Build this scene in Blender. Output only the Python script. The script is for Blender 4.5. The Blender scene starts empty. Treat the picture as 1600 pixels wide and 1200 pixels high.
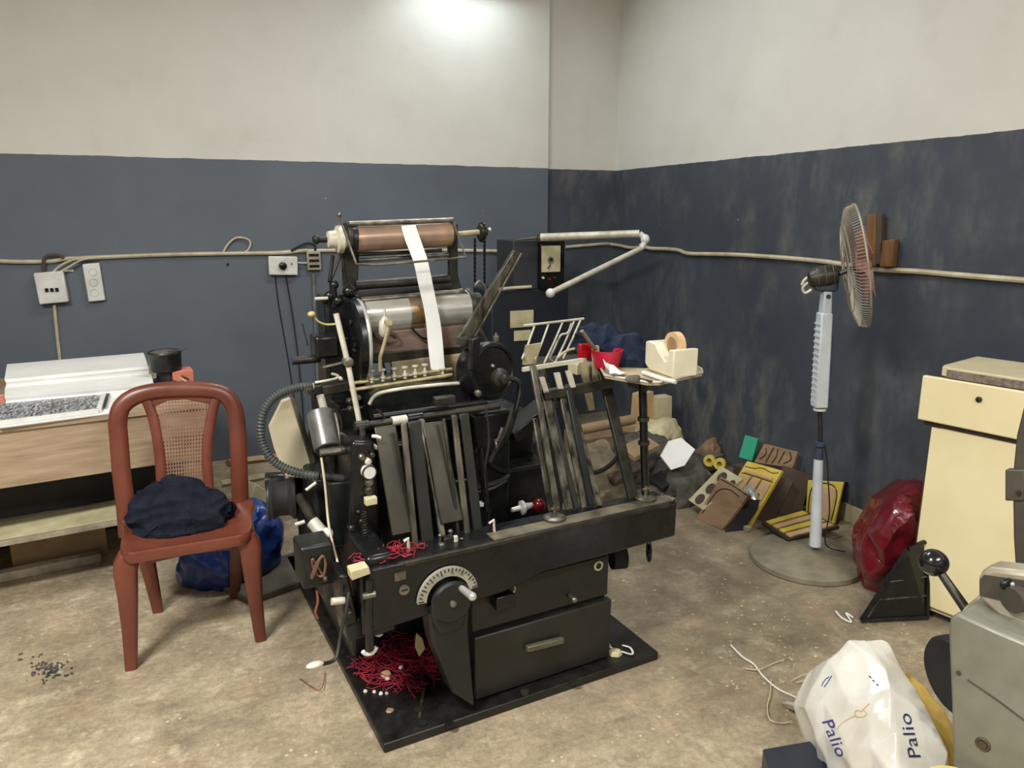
import bpy, bmesh, math, random
from mathutils import Vector, Matrix, noise
from mathutils.bvhtree import BVHTree
random.seed(7)
S = bpy.context.scene
COL = S.collection

# ------------------------------------------------------------------ camera
F = 1160.0; PITCH = math.atan(264/1160); YAW = math.radians(23.6); EYE = 1.5
fw = Vector((math.sin(YAW)*math.cos(PITCH), math.cos(YAW)*math.cos(PITCH), -math.sin(PITCH)))
rt = Vector((math.cos(YAW), -math.sin(YAW), 0)); up = rt.cross(fw)
EY = Vector((0, 0, EYE))
cd = bpy.data.cameras.new('camera'); cam = bpy.data.objects.new('camera', cd); COL.objects.link(cam)
cd.sensor_width = 36; cd.lens = 36*F/1600; cd.clip_start = .05
cam.matrix_world = Matrix.Translation(EY) @ Matrix((rt, up, -fw)).transposed().to_4x4()
S.camera = cam
# ------------------------------------------------------------------ light
S.view_settings.view_transform = 'Standard'; S.view_settings.look = 'None'
S.view_settings.gamma = 1; S.view_settings.use_curve_mapping = False
S.view_settings.exposure = 0.0
w = bpy.data.worlds.new('world'); S.world = w; w.use_nodes = True
w.node_tree.nodes['Background'].inputs[0].default_value = (.8, .9, 1, 1)
w.node_tree.nodes['Background'].inputs[1].default_value = .15
def area(name, loc, rot, sx, sy, power, col):
    l = bpy.data.lights.new(name, 'AREA'); l.shape = 'RECTANGLE'; l.size = sx; l.size_y = sy
    l.energy = power; l.color = col
    o = bpy.data.objects.new(name, l); COL.objects.link(o); o.location = loc; o.rotation_euler = rot
    return o
R = math.radians
area('ceiling_light_front', (-1.2, .8, 3.1), (0, 0, 0), .9, .35, 165, (1, .985, .95))
area('ceiling_light_rear', (1.2, -.9, 3.2), (0, 0, 0), 1.3, .5, 95, (1, .985, .95))
area('ceiling_light_corner', (1.2, 3.0, 3.25), (0, 0, 0), 1.2, .4, 36, (.97, .98, 1))
area('wall_tube_light', (1.72, 4.62, 2.98), (R(-35), 0, 0), .6, .08, 10, (.8, .93, 1))

# ------------------------------------------------------------------ pixel -> point on a real plane
def ray(px, py): return fw + rt*((px-800)/F) - up*((py-600)/F)
def W(px, py, x=None, y=None, z=None):
    r = ray(px, py)
    if z is not None: t = (z-EYE)/r.z
    elif y is not None: t = y/r.y
    else: t = x/r.x
    return EY + r*t
def WP(px, py, P, n):
    r = ray(px, py); return EY + r*((Vector(P)-EY).dot(n)/r.dot(n))
MA = R(4.3); M0 = Matrix.Translation((.399, 1.825, 0)) @ Matrix.Rotation(MA, 4, 'Z'); M0i = M0.inverted()
EYm = M0i @ EY; M3i = M0i.to_3x3()
def mray(px, py): return M3i @ ray(px, py)
def Y(px, py, y): r = mray(px, py); return EYm + r*((y-EYm.y)/r.y)
def X(px, py, x): r = mray(px, py); return EYm + r*((x-EYm.x)/r.x)
def Z(px, py, z): r = mray(px, py); return EYm + r*((z-EYm.z)/r.z)

# ------------------------------------------------------------------ mesh builder
def orth(d):
    d = Vector(d).normalized()
    a = Vector((0, 0, 1)) if abs(d.z) < .9 else Vector((1, 0, 0))
    u = d.cross(a).normalized(); return u, d.cross(u).normalized()
class MB:
    def __init__(s): s.bm = bmesh.new()
    def face(s, vs):
        try: return s.bm.faces.new(vs)
        except ValueError: return None
    def hexa(s, b, t):
        B = [s.bm.verts.new(p) for p in b]; T = [s.bm.verts.new(p) for p in t]
        n = len(B); s.face(B[::-1]); s.face(T)
        for i in range(n): s.face((B[i], B[(i+1) % n], T[(i+1) % n], T[i]))
        return s
    def box(s, x0, x1, y0, y1, z0, z1):
        return s.hexa([(x0, y0, z0), (x1, y0, z0), (x1, y1, z0), (x0, y1, z0)],
                      [(x0, y0, z1), (x1, y0, z1), (x1, y1, z1), (x0, y1, z1)])
    def obox(s, c, ax, ay, az):   # centre and half axes
        c, ax, ay, az = map(Vector, (c, ax, ay, az))
        q = [(-1, -1), (1, -1), (1, 1), (-1, 1)]
        return s.hexa([c+ax*i+ay*j-az for i, j in q], [c+ax*i+ay*j+az for i, j in q])
    def slab(s, pts, d):          # polygon extruded by vector d
        d = Vector(d); pts = [Vector(p) for p in pts]
        return s.hexa(pts, [p+d for p in pts])
    def ring(s, c, u, v, ru, rv, n):
        return [s.bm.verts.new(Vector(c)+u*ru*math.cos(2*math.pi*i/n)+v*rv*math.sin(2*math.pi*i/n)) for i in range(n)]
    def skin(s, rings, cap=True, closed=False):
        n = len(rings[0]); m = len(rings)
        for k in range(m if closed else m-1):
            a, b = rings[k], rings[(k+1) % m]
            for i in range(n): s.face((a[i], a[(i+1) % n], b[(i+1) % n], b[i]))
        if cap and not closed: s.face(rings[0][::-1]); s.face(rings[-1])
        return s
    def cyl(s, p, q, r, r2=None, n=16):
        p, q = Vector(p), Vector(q); u, v = orth(q-p); r2 = r if r2 is None else r2
        return s.skin([s.ring(p, u, v, r, r, n), s.ring(q, u, v, r2, r2, n)])
    def lathe(s, c, axis, prof, n=28):   # prof: (distance along axis, radius)
        c = Vector(c); a = Vector(axis).normalized(); u, v = orth(a)
        return s.skin([s.ring(c+a*h, u, v, max(r, .0004), max(r, .0004), n) for h, r in prof])
    def tube(s, pts, r, n=8, closed=False, sm=0, flat=1.0):
        P = [Vector(p) for p in pts]
        if sm: P = smooth(P, sm, closed)
        m = len(P); rings = []; pu = None
        for i in range(m):
            a = P[(i-1) % m] if (closed or i) else P[i]; b = P[(i+1) % m] if (closed or i < m-1) else P[i]
            d = (b-a).normalized() if (b-a).length > 1e-9 else Vector((0, 0, 1))
            if pu is None: u, v = orth(d)
            else:
                u = (pu-d*pu.dot(d))
                u = u.normalized() if u.length > 1e-5 else orth(d)[0]
                v = d.cross(u)
            pu = u; rr = r(i/(m-1)) if callable(r) else r
            rings.append(s.ring(P[i], u, v, rr, rr*flat, n))
        return s.skin(rings, closed=closed)
    def torus(s, c, axis, R_, r, n=36, k=8):
        u, v = orth(axis); c = Vector(c)
        return s.tube([c+u*R_*math.cos(2*math.pi*i/n)+v*R_*math.sin(2*math.pi*i/n) for i in range(n)], r, k, True)
    def ball(s, c, r, sx=1, sy=1, sz=1, n=16):
        m = Matrix.Translation(c) @ Matrix.Diagonal((r*sx, r*sy, r*sz, 1))
        bmesh.ops.create_uvsphere(s.bm, u_segments=n, v_segments=max(6, n//2), radius=1, matrix=m); return s
    def build(s, name, mat, parent=None, bevel=0, ang=35, W2=False):
        bm = s.bm
        bmesh.ops.recalc_face_normals(bm, faces=bm.faces[:])
        base = Vector((0, 0, 0))
        if parent is not None:
            if W2: bmesh.ops.transform(bm, matrix=INV[parent.name], verts=bm.verts[:])
        elif W2:
            xs = [v.co for v in bm.verts]
            base = Vector((sum(p.x for p in xs)/len(xs), sum(p.y for p in xs)/len(xs), min(p.z for p in xs)))
            for v in bm.verts: v.co -= base
        ar = R(ang)
        for f in bm.faces: f.smooth = True
        for e in bm.edges:
            if len(e.link_faces) == 2 and e.calc_face_angle(0) > ar: e.smooth = False
        me = bpy.data.meshes.new(name); bm.to_mesh(me); bm.free()
        o = bpy.data.objects.new(name, me); COL.objects.link(o); o.location = base
        if isinstance(mat, (list, tuple)):
            for q in mat: me.materials.append(q)
        else: me.materials.append(mat)
        if parent is not None:
            o.parent = parent; INV[o.name] = INV.get(parent.name, Matrix())
        if bevel:
            b = o.modifiers.new('bevel', 'BEVEL'); b.width = bevel; b.segments = 2; b.limit_method = 'ANGLE'; b.angle_limit = R(40)
            b.harden_normals = False
        return o
INV = {}
def smooth(P, k, closed=False):
    out = []; m = len(P)
    for i in range(m if closed else m-1):
        g = lambda j: P[j % m] if closed else P[min(max(j, 0), m-1)]
        p0, p1, p2, p3 = g(i-1), g(i), g(i+1), g(i+2)
        for j in range(k):
            t = j/k
            out.append(.5*((2*p1)+(p2-p0)*t+(2*p0-5*p1+4*p2-p3)*t*t+(3*p1-p0-3*p2+p3)*t**3))
    if not closed: out.append(P[-1])
    return out
def tag(o, label, cat, group=None, kind=None):
    o['label'] = label; o['category'] = cat
    if group: o['group'] = group
    if kind: o['kind'] = kind
    return o
def thing(name, label, cat, loc, rz=0, group=None):
    o = bpy.data.objects.new(name, None); COL.objects.link(o); o.empty_display_size = .05
    o.location = loc; o.rotation_euler = (0, 0, rz); tag(o, label, cat, group)
    INV[o.name] = (Matrix.Translation(loc) @ Matrix.Rotation(rz, 4, 'Z')).inverted()
    return o
def copy_tree(o, parent=None):
    c = o.copy(); COL.objects.link(c)
    if parent: c.parent = parent
    for ch in list(o.children): copy_tree(ch, c)
    return c
def hullpts(pts, sub=3, amp=.01, sc=9., seed=0, sm=.5, fold=0., foldsc=14., squash=(1, 1, 1), soft=.4):
    """soft crumpled body through a cloud of points"""
    m = MB(); bm = m.bm
    vs = [bm.verts.new(p) for p in pts]
    g = bmesh.ops.convex_hull(bm, input=vs)
    dead = [e for e in g['geom_interior'] if isinstance(e, bmesh.types.BMVert)]
    dead += [v for v in bm.verts if not v.link_faces and v not in dead]
    if dead: bmesh.ops.delete(bm, geom=list(set(dead)), context='VERTS')
    for k in range(sub):
        bmesh.ops.subdivide_edges(bm, edges=bm.edges[:], cuts=1, use_grid_fill=True, smooth=sm if k < 2 else 0)
        bmesh.ops.triangulate(bm, faces=bm.faces[:])
        bmesh.ops.beautify_fill(bm, faces=bm.faces[:], edges=bm.edges[:])
        if k < sub-1 and soft: bmesh.ops.smooth_vert(bm, verts=bm.verts[:], factor=soft, use_axis_x=True, use_axis_y=True, use_axis_z=True)
    bm.normal_update()
    off = Vector((seed*3.7, seed*1.3, -seed*2.1)); low = min(v.co.z for v in bm.verts)
    for v in bm.verts:
        c = v.co
        n1 = noise.noise(c*sc+off)
        q = Vector((c.x*squash[0], c.y*squash[1], c.z*squash[2]))
        wv = noise.noise(q*foldsc*.5+off*2)
        n2 = 1-abs(noise.noise(q*foldsc+Vector((wv, wv*.5, 0))+off))*2
        v.co = c + v.normal*(amp*n1+fold*n2)
        if v.co.z < low: v.co.z = low
    return m

# ------------------------------------------------------------------ materials
def lin(c): return tuple(((v/255)/12.92 if v/255 <= .04045 else ((v/255+.055)/1.055)**2.4) for v in c[:3])+(1,)
class NT:
    def __init__(s, name):
        s.m = bpy.data.materials.new(name); s.m.use_nodes = True; s.t = s.m.node_tree
        s.b = s.t.nodes['Principled BSDF']
    def n(s, typ, **k):
        nd = s.t.nodes.new(typ)
        for a, v in k.items():
            if a.startswith('i_'):
                key = a[2:].replace('_', ' ')
                nd.inputs[int(key) if key.isdigit() else key].default_value = v
            else: setattr(nd, a, v)
        return nd
    def l(s, a, b): s.t.links.new(a, b)
    def noise(s, vec, scale, det=4, rough=.6):
        n = s.n('ShaderNodeTexNoise'); n.inputs['Scale'].default_value = scale; n.inputs['Detail'].default_value = det
        n.inputs['Roughness'].default_value = rough; s.l(vec, n.inputs['Vector']); return n.outputs['Fac']
    def ramp(s, fac, stops):
        r = s.n('ShaderNodeValToRGB'); e = r.color_ramp.elements
        while len(e) < len(stops): e.new(.5)
        for i, (p, c) in enumerate(stops): e[i].position = p; e[i].color = c if len(c) == 4 else lin(c)
        s.l(fac, r.inputs[0]); return r.outputs[0]
    def mix(s, fac, a, b, mode='MIX'):
        x = s.n('ShaderNodeMix', data_type='RGBA', blend_type=mode)
        for sock, v in ((x.inputs[0], fac), (x.inputs[6], a), (x.inputs[7], b)):
            if hasattr(v, 'node'): s.l(v, sock)
            else: sock.default_value = v
        return x.outputs[2]
    def coord(s, kind='Object'): return s.n('ShaderNodeTexCoord').outputs[kind]
    def world(s): return s.n('ShaderNodeNewGeometry').outputs['Position']
    def bump(s, h, st, dist=.01):
        b = s.n('ShaderNodeBump'); b.inputs['Strength'].default_value = st; b.inputs['Distance'].default_value = dist
        s.l(h, b.inputs['Height']); s.l(b.outputs[0], s.b.inputs['Normal'])
G0, G1 = (0, 0, 0, 1), (1, 1, 1, 1)
def mat(name, c1, c2=None, rough=.5, metal=0, scale=12, bump=.0, lo=.35, hi=.65, stretch=None, spec=.5, coat=0, c3=None, rv=.0):
    t = NT(name); b = t.b; b.inputs['Roughness'].default_value = rough; b.inputs['Metallic'].default_value = metal
    b.inputs['Specular IOR Level'].default_value = spec
    if coat: b.inputs['Coat Weight'].default_value = coat
    v = t.coord()
    if stretch:
        mp = t.n('ShaderNodeMapping'); mp.inputs['Scale'].default_value = stretch; t.l(v, mp.inputs[0]); v = mp.outputs[0]
    f = t.noise(v, scale)
    if c2 is None: c2 = tuple(x*.82 for x in c1)
    st = [(lo, c1), (hi, c2)]
    if c3: st = [(lo, c1), ((lo+hi)/2, c2), (hi, c3)]
    t.l(t.ramp(f, st), b.inputs['Base Color'])
    if rv:
        f2 = t.noise(v, scale*2.3)
        t.l(t.ramp(f2, [(.3, (rough-rv,)*3+(1,)), (.7, (rough+rv,)*3+(1,))]), b.inputs['Roughness'])
    if bump: t.bump(t.noise(v, scale*2.5, 6), bump, .004)
    return t.m
M = {}
M['black'] = mat('black_enamel', (8, 10, 12), (20, 22, 22), .3, 0, 9, .1, rv=.12, spec=.5)
M['greenblack'] = mat('green_black_enamel', (15, 19, 20), (28, 31, 29), .38, 0, 8, .1, rv=.1)
M['olive'] = mat('olive_black_paint', (28, 28, 24), (37, 36, 31), .42, 0, 5, .04, rv=.08)
M['plate'] = mat('oily_black_plate', (17, 16, 15), (32, 30, 27), .42, 0, 14, .2, rv=.15)
M['steel'] = mat('worn_steel', (150, 146, 134), (96, 92, 80), .38, .85, 22, .1, rv=.1)
M['dsteel'] = mat('dark_worn_steel', (74, 72, 64), (40, 39, 35), .45, .6, 16, .15, .3, .7, rv=.1)
M['barsteel'] = mat('grimy_sheen_bar', (116, 112, 98), (30, 30, 27), .36, .5, 4, .1, .36, .66, stretch=(9, 9, 1.2))  # grimy bars, streak contrast raised to imitate metal sheen
M['chrome'] = mat('polished_cylinder', (214, 214, 210), (196, 193, 184), .24, .55, 5, 0, rv=.06)
M['copper'] = mat('coppery_roller', (182, 150, 124), (148, 128, 114), .33, .45, 3, .02, stretch=(3, 1, 1))
M['ivorymetal'] = mat('ivory_enamelled_metal', (206, 201, 184), (160, 154, 132), .4, .1, 14, .05, .4, .75)
M['white'] = mat('white_plastic', (226, 226, 220), (205, 204, 196), .4)
M['paper'] = mat('white_paper', (234, 234, 230), (220, 220, 216), .8, 0, 4)
M['beigepaper'] = mat('beige_sheet', (192, 182, 154), (150, 140, 112), .7, 0, 6, 0, .4, .8); M['olivesack'] = mat('olive_brown_sack', (142, 130, 102), (92, 86, 66), .8, 0, 9, .3)
M['rubber'] = mat('black_rubber', (18, 18, 20), (30, 30, 31), .7, 0, 20, .1)
M['hose'] = mat('grey_green_hose', (70, 76, 72), (52, 56, 54), .45, .1, 12, .05)
M['brownboard'] = mat('brownish_board', (128, 104, 92), (98, 82, 72), .55, 0, 6, .05, stretch=(1, 6, 6))
M['creamboard'] = mat('cream_board', (186, 172, 138), (142, 128, 98), .55, 0, 7, .05)
M['red'] = mat('red_plastic', (168, 20, 28), (140, 12, 20), .25)
M['redthread'] = mat('crimson_thread', (172, 20, 50), (116, 12, 36), .7, 0, 20)
M['navy'] = mat('navy_cloth', (17, 20, 30), (26, 30, 42), .9, 0, 30, .35, spec=.2)
M['navy2'] = mat('dark_blue_cloth', (20, 28, 44), (34, 46, 66), .85, 0, 18, .35, spec=.2)
M['chair'] = mat('brick_brown_plastic', (118, 63, 46), (96, 49, 35), .3, 0, 4, .03, rv=.08)
M['wood'] = mat('weathered_oak_board', (184, 162, 134), (146, 124, 98), .5, 0, 3.5, .05, .3, .7, stretch=(1.2, 1.2, 14))
M['darkwood'] = mat('dark_underframe', (38, 36, 34), (54, 50, 46), .7, 0, 6)
M['shelf'] = mat('worn_shelf_board', (176, 166, 144), (120, 110, 92), .6, 0, 7, .1)
M['pink'] = mat('salmon_pink_foam', (206, 126, 106), (190, 108, 88), .7, 0, 8)
M['cream'] = mat('cream_enamel', (240, 228, 184), (230, 216, 170), .38, 0, 2.5, .02, spec=.4)
M['creamtop'] = mat('cream_worktop', (222, 212, 178), (200, 188, 150), .45, 0, 4)
M['edge'] = mat('brown_worktop_edge', (96, 84, 76), (140, 128, 116), .7, 0, 60, .2)
M['wire'] = mat('beige_cable', (206, 196, 168), (176, 164, 136), .5, 0, 12, 0)
M['greywire'] = mat('grey_cable', (120, 122, 120), (90, 92, 92), .5)
M['grey'] = mat('grey_hammered_paint', (134, 134, 120), (116, 115, 101), .42, .1, 7, .25, rv=.08)
M['greylite'] = mat('pale_cast_metal', (186, 178, 156), (150, 142, 122), .42, .25, 8, .15)
M['greydark'] = mat('brown_grey_iron', (84, 78, 68), (66, 61, 54), .5, .2, 8, .1)
M['ball'] = mat('black_bakelite', (20, 20, 23), (26, 26, 29), .18, 0, 8, 0, coat=.4)
M['fanbase'] = mat('dusty_grey_plastic', (134, 126, 104), (102, 96, 78), .6, 0, 9, .1, .35, .7)
M['fanwhite'] = mat('pale_grey_plastic', (208, 214, 218), (188, 194, 198), .4, 0, 6)
M['fanblue'] = mat('slate_blue_plastic', (62, 72, 92), (46, 54, 70), .45)
M['cage'] = mat('dusty_fan_wire', (168, 160, 142), (136, 128, 112), .5, .2, 20)
M['blade'] = mat('pink_translucent_blade', (176, 128, 122), (150, 106, 100), .35, 0, 6)
M['brownpost'] = mat('varnished_brown_wood', (128, 92, 50), (96, 66, 36), .5, 0, 5, .1, stretch=(6, 6, 1))
M['redbag'] = mat('crimson_plastic_film', (116, 20, 32), (90, 14, 24), .27, 0, 8, .15, coat=.3)
M['bluebag'] = mat('blue_plastic_film', (32, 62, 132), (20, 42, 98), .3, 0, 12, .15)
M['yellowbag'] = mat('yellow_plastic_film', (222, 184, 66), (196, 156, 44), .3, 0, 6, .1)
M['green'] = mat('sea_green_foam', (52, 170, 134), (44, 156, 122), .6)
M['brown1'] = mat('brown_die_board', (150, 122, 92), (120, 94, 68), .65, 0, 6, .1, stretch=(1, 1, 4))
M['brown2'] = mat('dark_brown_board', (84, 68, 56), (66, 54, 45), .65, 0, 6, .1)
M['yellow'] = mat('yellow_die_foam', (214, 192, 84), (196, 170, 64), .6, 0, 10)
M['peach'] = mat('peach_die_board', (206, 170, 130), (184, 148, 108), .6, 0, 10)
M['knife'] = mat('dark_cutting_rule', (50, 44, 36), (70, 62, 50), .5, .4, 20)
M['carton'] = mat('brown_carton', (160, 136, 104), (130, 108, 80), .75, 0, 6)
M['sack'] = mat('grey_sack', (96, 92, 82), (58, 56, 50), .8, 0, 9, .4)
M['ink'] = mat('ink_stained_black_tin', (20, 22, 26), (58, 62, 60), .4, .1, 14, .1, .45, .75)
M['pinkred'] = mat('crimson_plastic', (190, 26, 60), (150, 18, 44), .4)
M['label'] = mat('aged_cream_label', (206, 198, 160), (180, 170, 132), .6, 0, 8)
M['tape'] = mat('tan_tape_roll', (222, 190, 146), (204, 168, 122), .45)
M['blank'] = mat('charcoal_blue_board', (44, 50, 60), (38, 43, 52), .4, 0, 6)
M['bluepen'] = mat('blue_pen_ink', (62, 70, 150), (50, 58, 140), .6)
M['darkpen'] = mat('dark_blue_pen_ink', (46, 48, 84), (38, 40, 72), .6)
def bagmat():
    t = NT('milky_white_plastic_film'); b = t.b; v = t.coord()
    t.l(t.ramp(t.noise(v, 6), [(.35, (232, 230, 222)), (.7, (214, 208, 192))]), b.inputs['Base Color'])
    b.inputs['Roughness'].default_value = .28; b.inputs['Coat Weight'].default_value = .25
    b.inputs['Subsurface Weight'].default_value = .15; b.inputs['Subsurface Radius'].default_value = (.03, .03, .03)
    mp = t.n('ShaderNodeMapping'); mp.inputs['Scale'].default_value = (1, 1, .45); t.l(v, mp.inputs[0])
    vo = t.n('ShaderNodeTexVoronoi'); vo.inputs['Scale'].default_value = 16; t.l(mp.outputs[0], vo.inputs['Vector'])
    t.bump(vo.outputs['Distance'], .25, .02); return t.m
M['whitebag'] = bagmat()

def wall_mat(name, right=False):
    t = NT(name); b = t.b; p = t.world()
    sep = t.n('ShaderNodeSeparateXYZ'); t.l(p, sep.inputs[0])
    wav = t.noise(p, 9, 3); mm = t.n('ShaderNodeMath', operation='MULTIPLY_ADD'); t.l(wav, mm.inputs[0]); mm.inputs[1].default_value = .012
    t.l(sep.outputs['Z'], mm.inputs[2])
    gt = t.n('ShaderNodeMath', operation='GREATER_THAN'); t.l(mm.outputs[0], gt.inputs[0]); gt.inputs[1].default_value = 1.822
    big = t.noise(p, 1.1, 3); med = t.noise(p, 4, 5)
    cream = t.mix(.45, t.ramp(big, [(.35, (219, 216, 207)), (.65, (208, 205, 195))]), t.ramp(med, [(.35, (220, 217, 208)), (.62, (211, 208, 198)), (.8, (194, 188, 173))]))
    # dado: slate paint with scuffs, drips and pale patches
    dc = t.ramp(big, [(.3, (99, 107, 116)), (.7, (86, 93, 103))] if not right else [(.3, (74, 80, 89)), (.7, (60, 65, 74))])  # same slate, darker on the right: the dimmer light is in the colour
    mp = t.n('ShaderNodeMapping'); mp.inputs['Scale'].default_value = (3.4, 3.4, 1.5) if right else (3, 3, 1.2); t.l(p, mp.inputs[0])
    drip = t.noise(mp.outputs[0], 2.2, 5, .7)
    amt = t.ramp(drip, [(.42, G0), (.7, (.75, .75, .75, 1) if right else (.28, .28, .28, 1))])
    patch = t.ramp(t.noise(p, 1.9, 4), [(.42, G0), (.66, G1)])
    am = t.mix(1.0, amt, patch, 'MULTIPLY')
    dado = t.mix(am, dc, lin((128, 126, 116)) if right else lin((104, 108, 116)))
    sp = t.n('ShaderNodeTexVoronoi'); sp.inputs['Scale'].default_value = 7; t.l(p, sp.inputs['Vector'])
    spots = t.ramp(sp.outputs['Distance'], [(.03, G1), (.05, G0)])
    sm = t.mix(1.0, spots, t.ramp(t.noise(p, 3.3, 2), [(.56, G0), (.6, (.6, .6, .6, 1))]), 'MULTIPLY')
    dado = t.mix(sm, dado, lin((168, 166, 158)))
    t.l(t.mix(gt.outputs[0], dado, cream), b.inputs['Base Color'])
    b.inputs['Roughness'].default_value = .55
    b.inputs['Specular IOR Level'].default_value = .4
    t.bump(t.noise(p, 14, 6), .25, .006)
    return t.m
M['wall'] = wall_mat('painted_wall'); M['wallR'] = wall_mat('scuffed_shaded_wall', True)
def floor_mat():
    t = NT('dusty_concrete_floor'); b = t.b; p = t.world()
    big = t.noise(p, 1.3, 5, .65); med = t.noise(p, 5.5, 8, .7); fine = t.noise(p, 48, 4, .7)
    base = t.ramp(med, [(.33, (134, 122, 101)), (.5, (180, 165, 138)), (.66, (216, 201, 173))])
    stain = t.ramp(big, [(.36, (126, 117, 101)), (.5, (181, 168, 144)), (.66, (208, 195, 170))])
    c = t.mix(.5, base, stain)
    c = t.mix(.35, c, t.ramp(fine, [(.36, (84, 78, 68)), (.64, (186, 180, 168))]), 'OVERLAY')
    grit = t.noise(p, 130, 3, .7); c = t.mix(.22, c, t.ramp(grit, [(.38, (84, 78, 68)), (.62, (190, 184, 170))]), 'OVERLAY')
    mp = t.n('ShaderNodeMapping'); mp.inputs['Rotation'].default_value = (0, 0, .9); mp.inputs['Scale'].default_value = (1.2, 7, 1); t.l(p, mp.inputs[0])
    scuff = t.ramp(t.noise(mp.outputs[0], 2.6, 7, .75), [(.52, G0), (.7, (.38, .38, .38, 1))]); c = t.mix(scuff, c, lin((92, 86, 72)))
    pale = t.ramp(t.noise(p, 9, 6, .7), [(.56, G0), (.7, (.5, .5, .5, 1))]); c = t.mix(pale, c, lin((222, 210, 182)))
    # the floor beside the press is darker and greyer
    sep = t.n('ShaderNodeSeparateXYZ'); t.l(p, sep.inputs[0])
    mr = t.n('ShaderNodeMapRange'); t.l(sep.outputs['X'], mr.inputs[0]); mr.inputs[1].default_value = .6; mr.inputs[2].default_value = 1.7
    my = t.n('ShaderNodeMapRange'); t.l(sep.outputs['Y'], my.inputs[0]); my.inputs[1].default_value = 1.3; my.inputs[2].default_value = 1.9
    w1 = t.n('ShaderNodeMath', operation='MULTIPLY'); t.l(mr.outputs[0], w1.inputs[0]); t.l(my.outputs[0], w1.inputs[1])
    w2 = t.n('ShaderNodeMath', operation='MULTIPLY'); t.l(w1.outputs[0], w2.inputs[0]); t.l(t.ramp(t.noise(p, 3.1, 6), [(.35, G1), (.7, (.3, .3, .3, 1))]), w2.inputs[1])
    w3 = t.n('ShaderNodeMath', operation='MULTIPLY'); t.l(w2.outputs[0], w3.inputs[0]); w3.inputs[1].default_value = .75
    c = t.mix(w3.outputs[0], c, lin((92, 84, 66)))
    red = t.ramp(t.noise(p, 3.4, 3), [(.58, G0), (.75, (.22, .22, .22, 1))])
    c = t.mix(red, c, lin((170, 126, 96)))
    vo = t.n('ShaderNodeTexVoronoi'); vo.inputs['Scale'].default_value = 26; t.l(p, vo.inputs['Vector'])
    sp = t.mix(1.0, t.ramp(vo.outputs['Distance'], [(.10, G1), (.16, G0)]), t.ramp(t.noise(p, 6, 3), [(.52, G0), (.6, (.7, .7, .7, 1))]), 'MULTIPLY')
    c = t.mix(sp, c, lin((222, 208, 174)))
    v2 = t.n('ShaderNodeTexVoronoi'); v2.inputs['Scale'].default_value = 19; t.l(p, v2.inputs['Vector'])
    d2 = t.mix(1.0, t.ramp(v2.outputs['Distance'], [(.08, G1), (.2, G0)]), t.ramp(t.noise(p, 4.2, 3), [(.57, G0), (.66, (.6, .6, .6, 1))]), 'MULTIPLY')
    c = t.mix(d2, c, lin((64, 58, 48)))
    t.l(c, b.inputs['Base Color'])
    t.l(t.ramp(med, [(.35, (.42,)*3+(1,)), (.65, (.7,)*3+(1,))]), b.inputs['Roughness'])
    t.bump(med, .35, .01)
    return t.m
M['floor'] = floor_mat()
M['plain'] = mat('plain_cream_paint', (206, 200, 186), (196, 190, 174), .7, 0, 2)

# ------------------------------------------------------------------ the room
XR = 2.95; YB = 4.79; YC = 4.86
def struct(name, mb, m):
    o = mb.build(name, m); o['kind'] = 'structure'; return o
struct('floor', MB().box(-3.1, 3.1, -2.7, 5.0, -.1, 0), M['floor'])
struct('ceiling', MB().box(-3.1, 3.1, -2.7, 5.0, 3.35, 3.45), M['plain'])
struct('wall_back', MB().box(-3.1, 2.365, YB, 5.0, 0, 3.35), M['wall'])
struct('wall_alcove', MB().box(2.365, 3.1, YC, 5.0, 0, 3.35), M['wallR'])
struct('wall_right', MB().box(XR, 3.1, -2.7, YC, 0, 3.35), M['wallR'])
struct('wall_left', MB().box(-3.1, -3.0, -2.7, YB, 0, 3.35), M['wall'])
struct('wall_front', MB().box(-3.0, XR, -2.7, -2.6, 0, 3.35), M['wall'])
struct('baseboard_right', MB().box(XR-.012, XR, -2.6, 2.62, 0, .085), M['creamtop'])

# ================================================================== THE PLATEN PRESS (press-local frame: x along the feed beam, y to the back)
press = thing('platen_press', 'big black platen printing press with steel rollers on a black base plate', 'printing press', M0.translation, MA)
def pt(name, mb, m, bevel=0, parent=press, label=None, **k):
    o = mb.build(name, m, parent, bevel, **k)
    if label: o['label'] = label
    return o
V3 = Vector
ex, ey, ez = V3((1, 0, 0)), V3((0, 1, 0)), V3((0, 0, 1))
def rod(p, q, r, n=12, r2=None): return MB().cyl(p, q, r, r2, n)

# base plate with bolt heads
bp = pt('base_plate', MB().box(0, .985, 0, 1.35, 0, .03), M['plate'], .004)
for px, py in ((655, 1110), (703, 1132), (820, 1083), (896, 1066), (660, 1132)):
    c = Z(px, py, .03)
    pt('bolt_head', MB().cyl(c, c+ez*.005, .014, n=12), M['dsteel'], parent=bp)
# body masses
fr = MB()
fr.box(.03, .33, .40, 1.1, .03, .30); fr.box(-.02, .12, .36, .66, .26, .80); fr.box(.12, .33, .36, 1.1, .26, .80)                       # left column of the frame
fr.box(.33, .80, .42, 1.2, .03, .62)
fr.box(-.02, .06, .02, .40, .36, .60)                       # front left cheek
fr.box(.05, .56, .5, .9, .80, .90)
fr.box(.50, .80, .55, 1.15, .60, .78)
pt('main_frame', fr, M['black'], .012)
pt('side_casting', MB().hexa([(-.06, .34, .30), (-.01, .34, .30), (-.01, .72, .28), (-.06, .72, .28)],
                             [(-.075, .38, .72), (-.01, .38, .72), (-.01, .66, .74), (-.075, .66, .74)]), M['greenblack'], .012)
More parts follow.
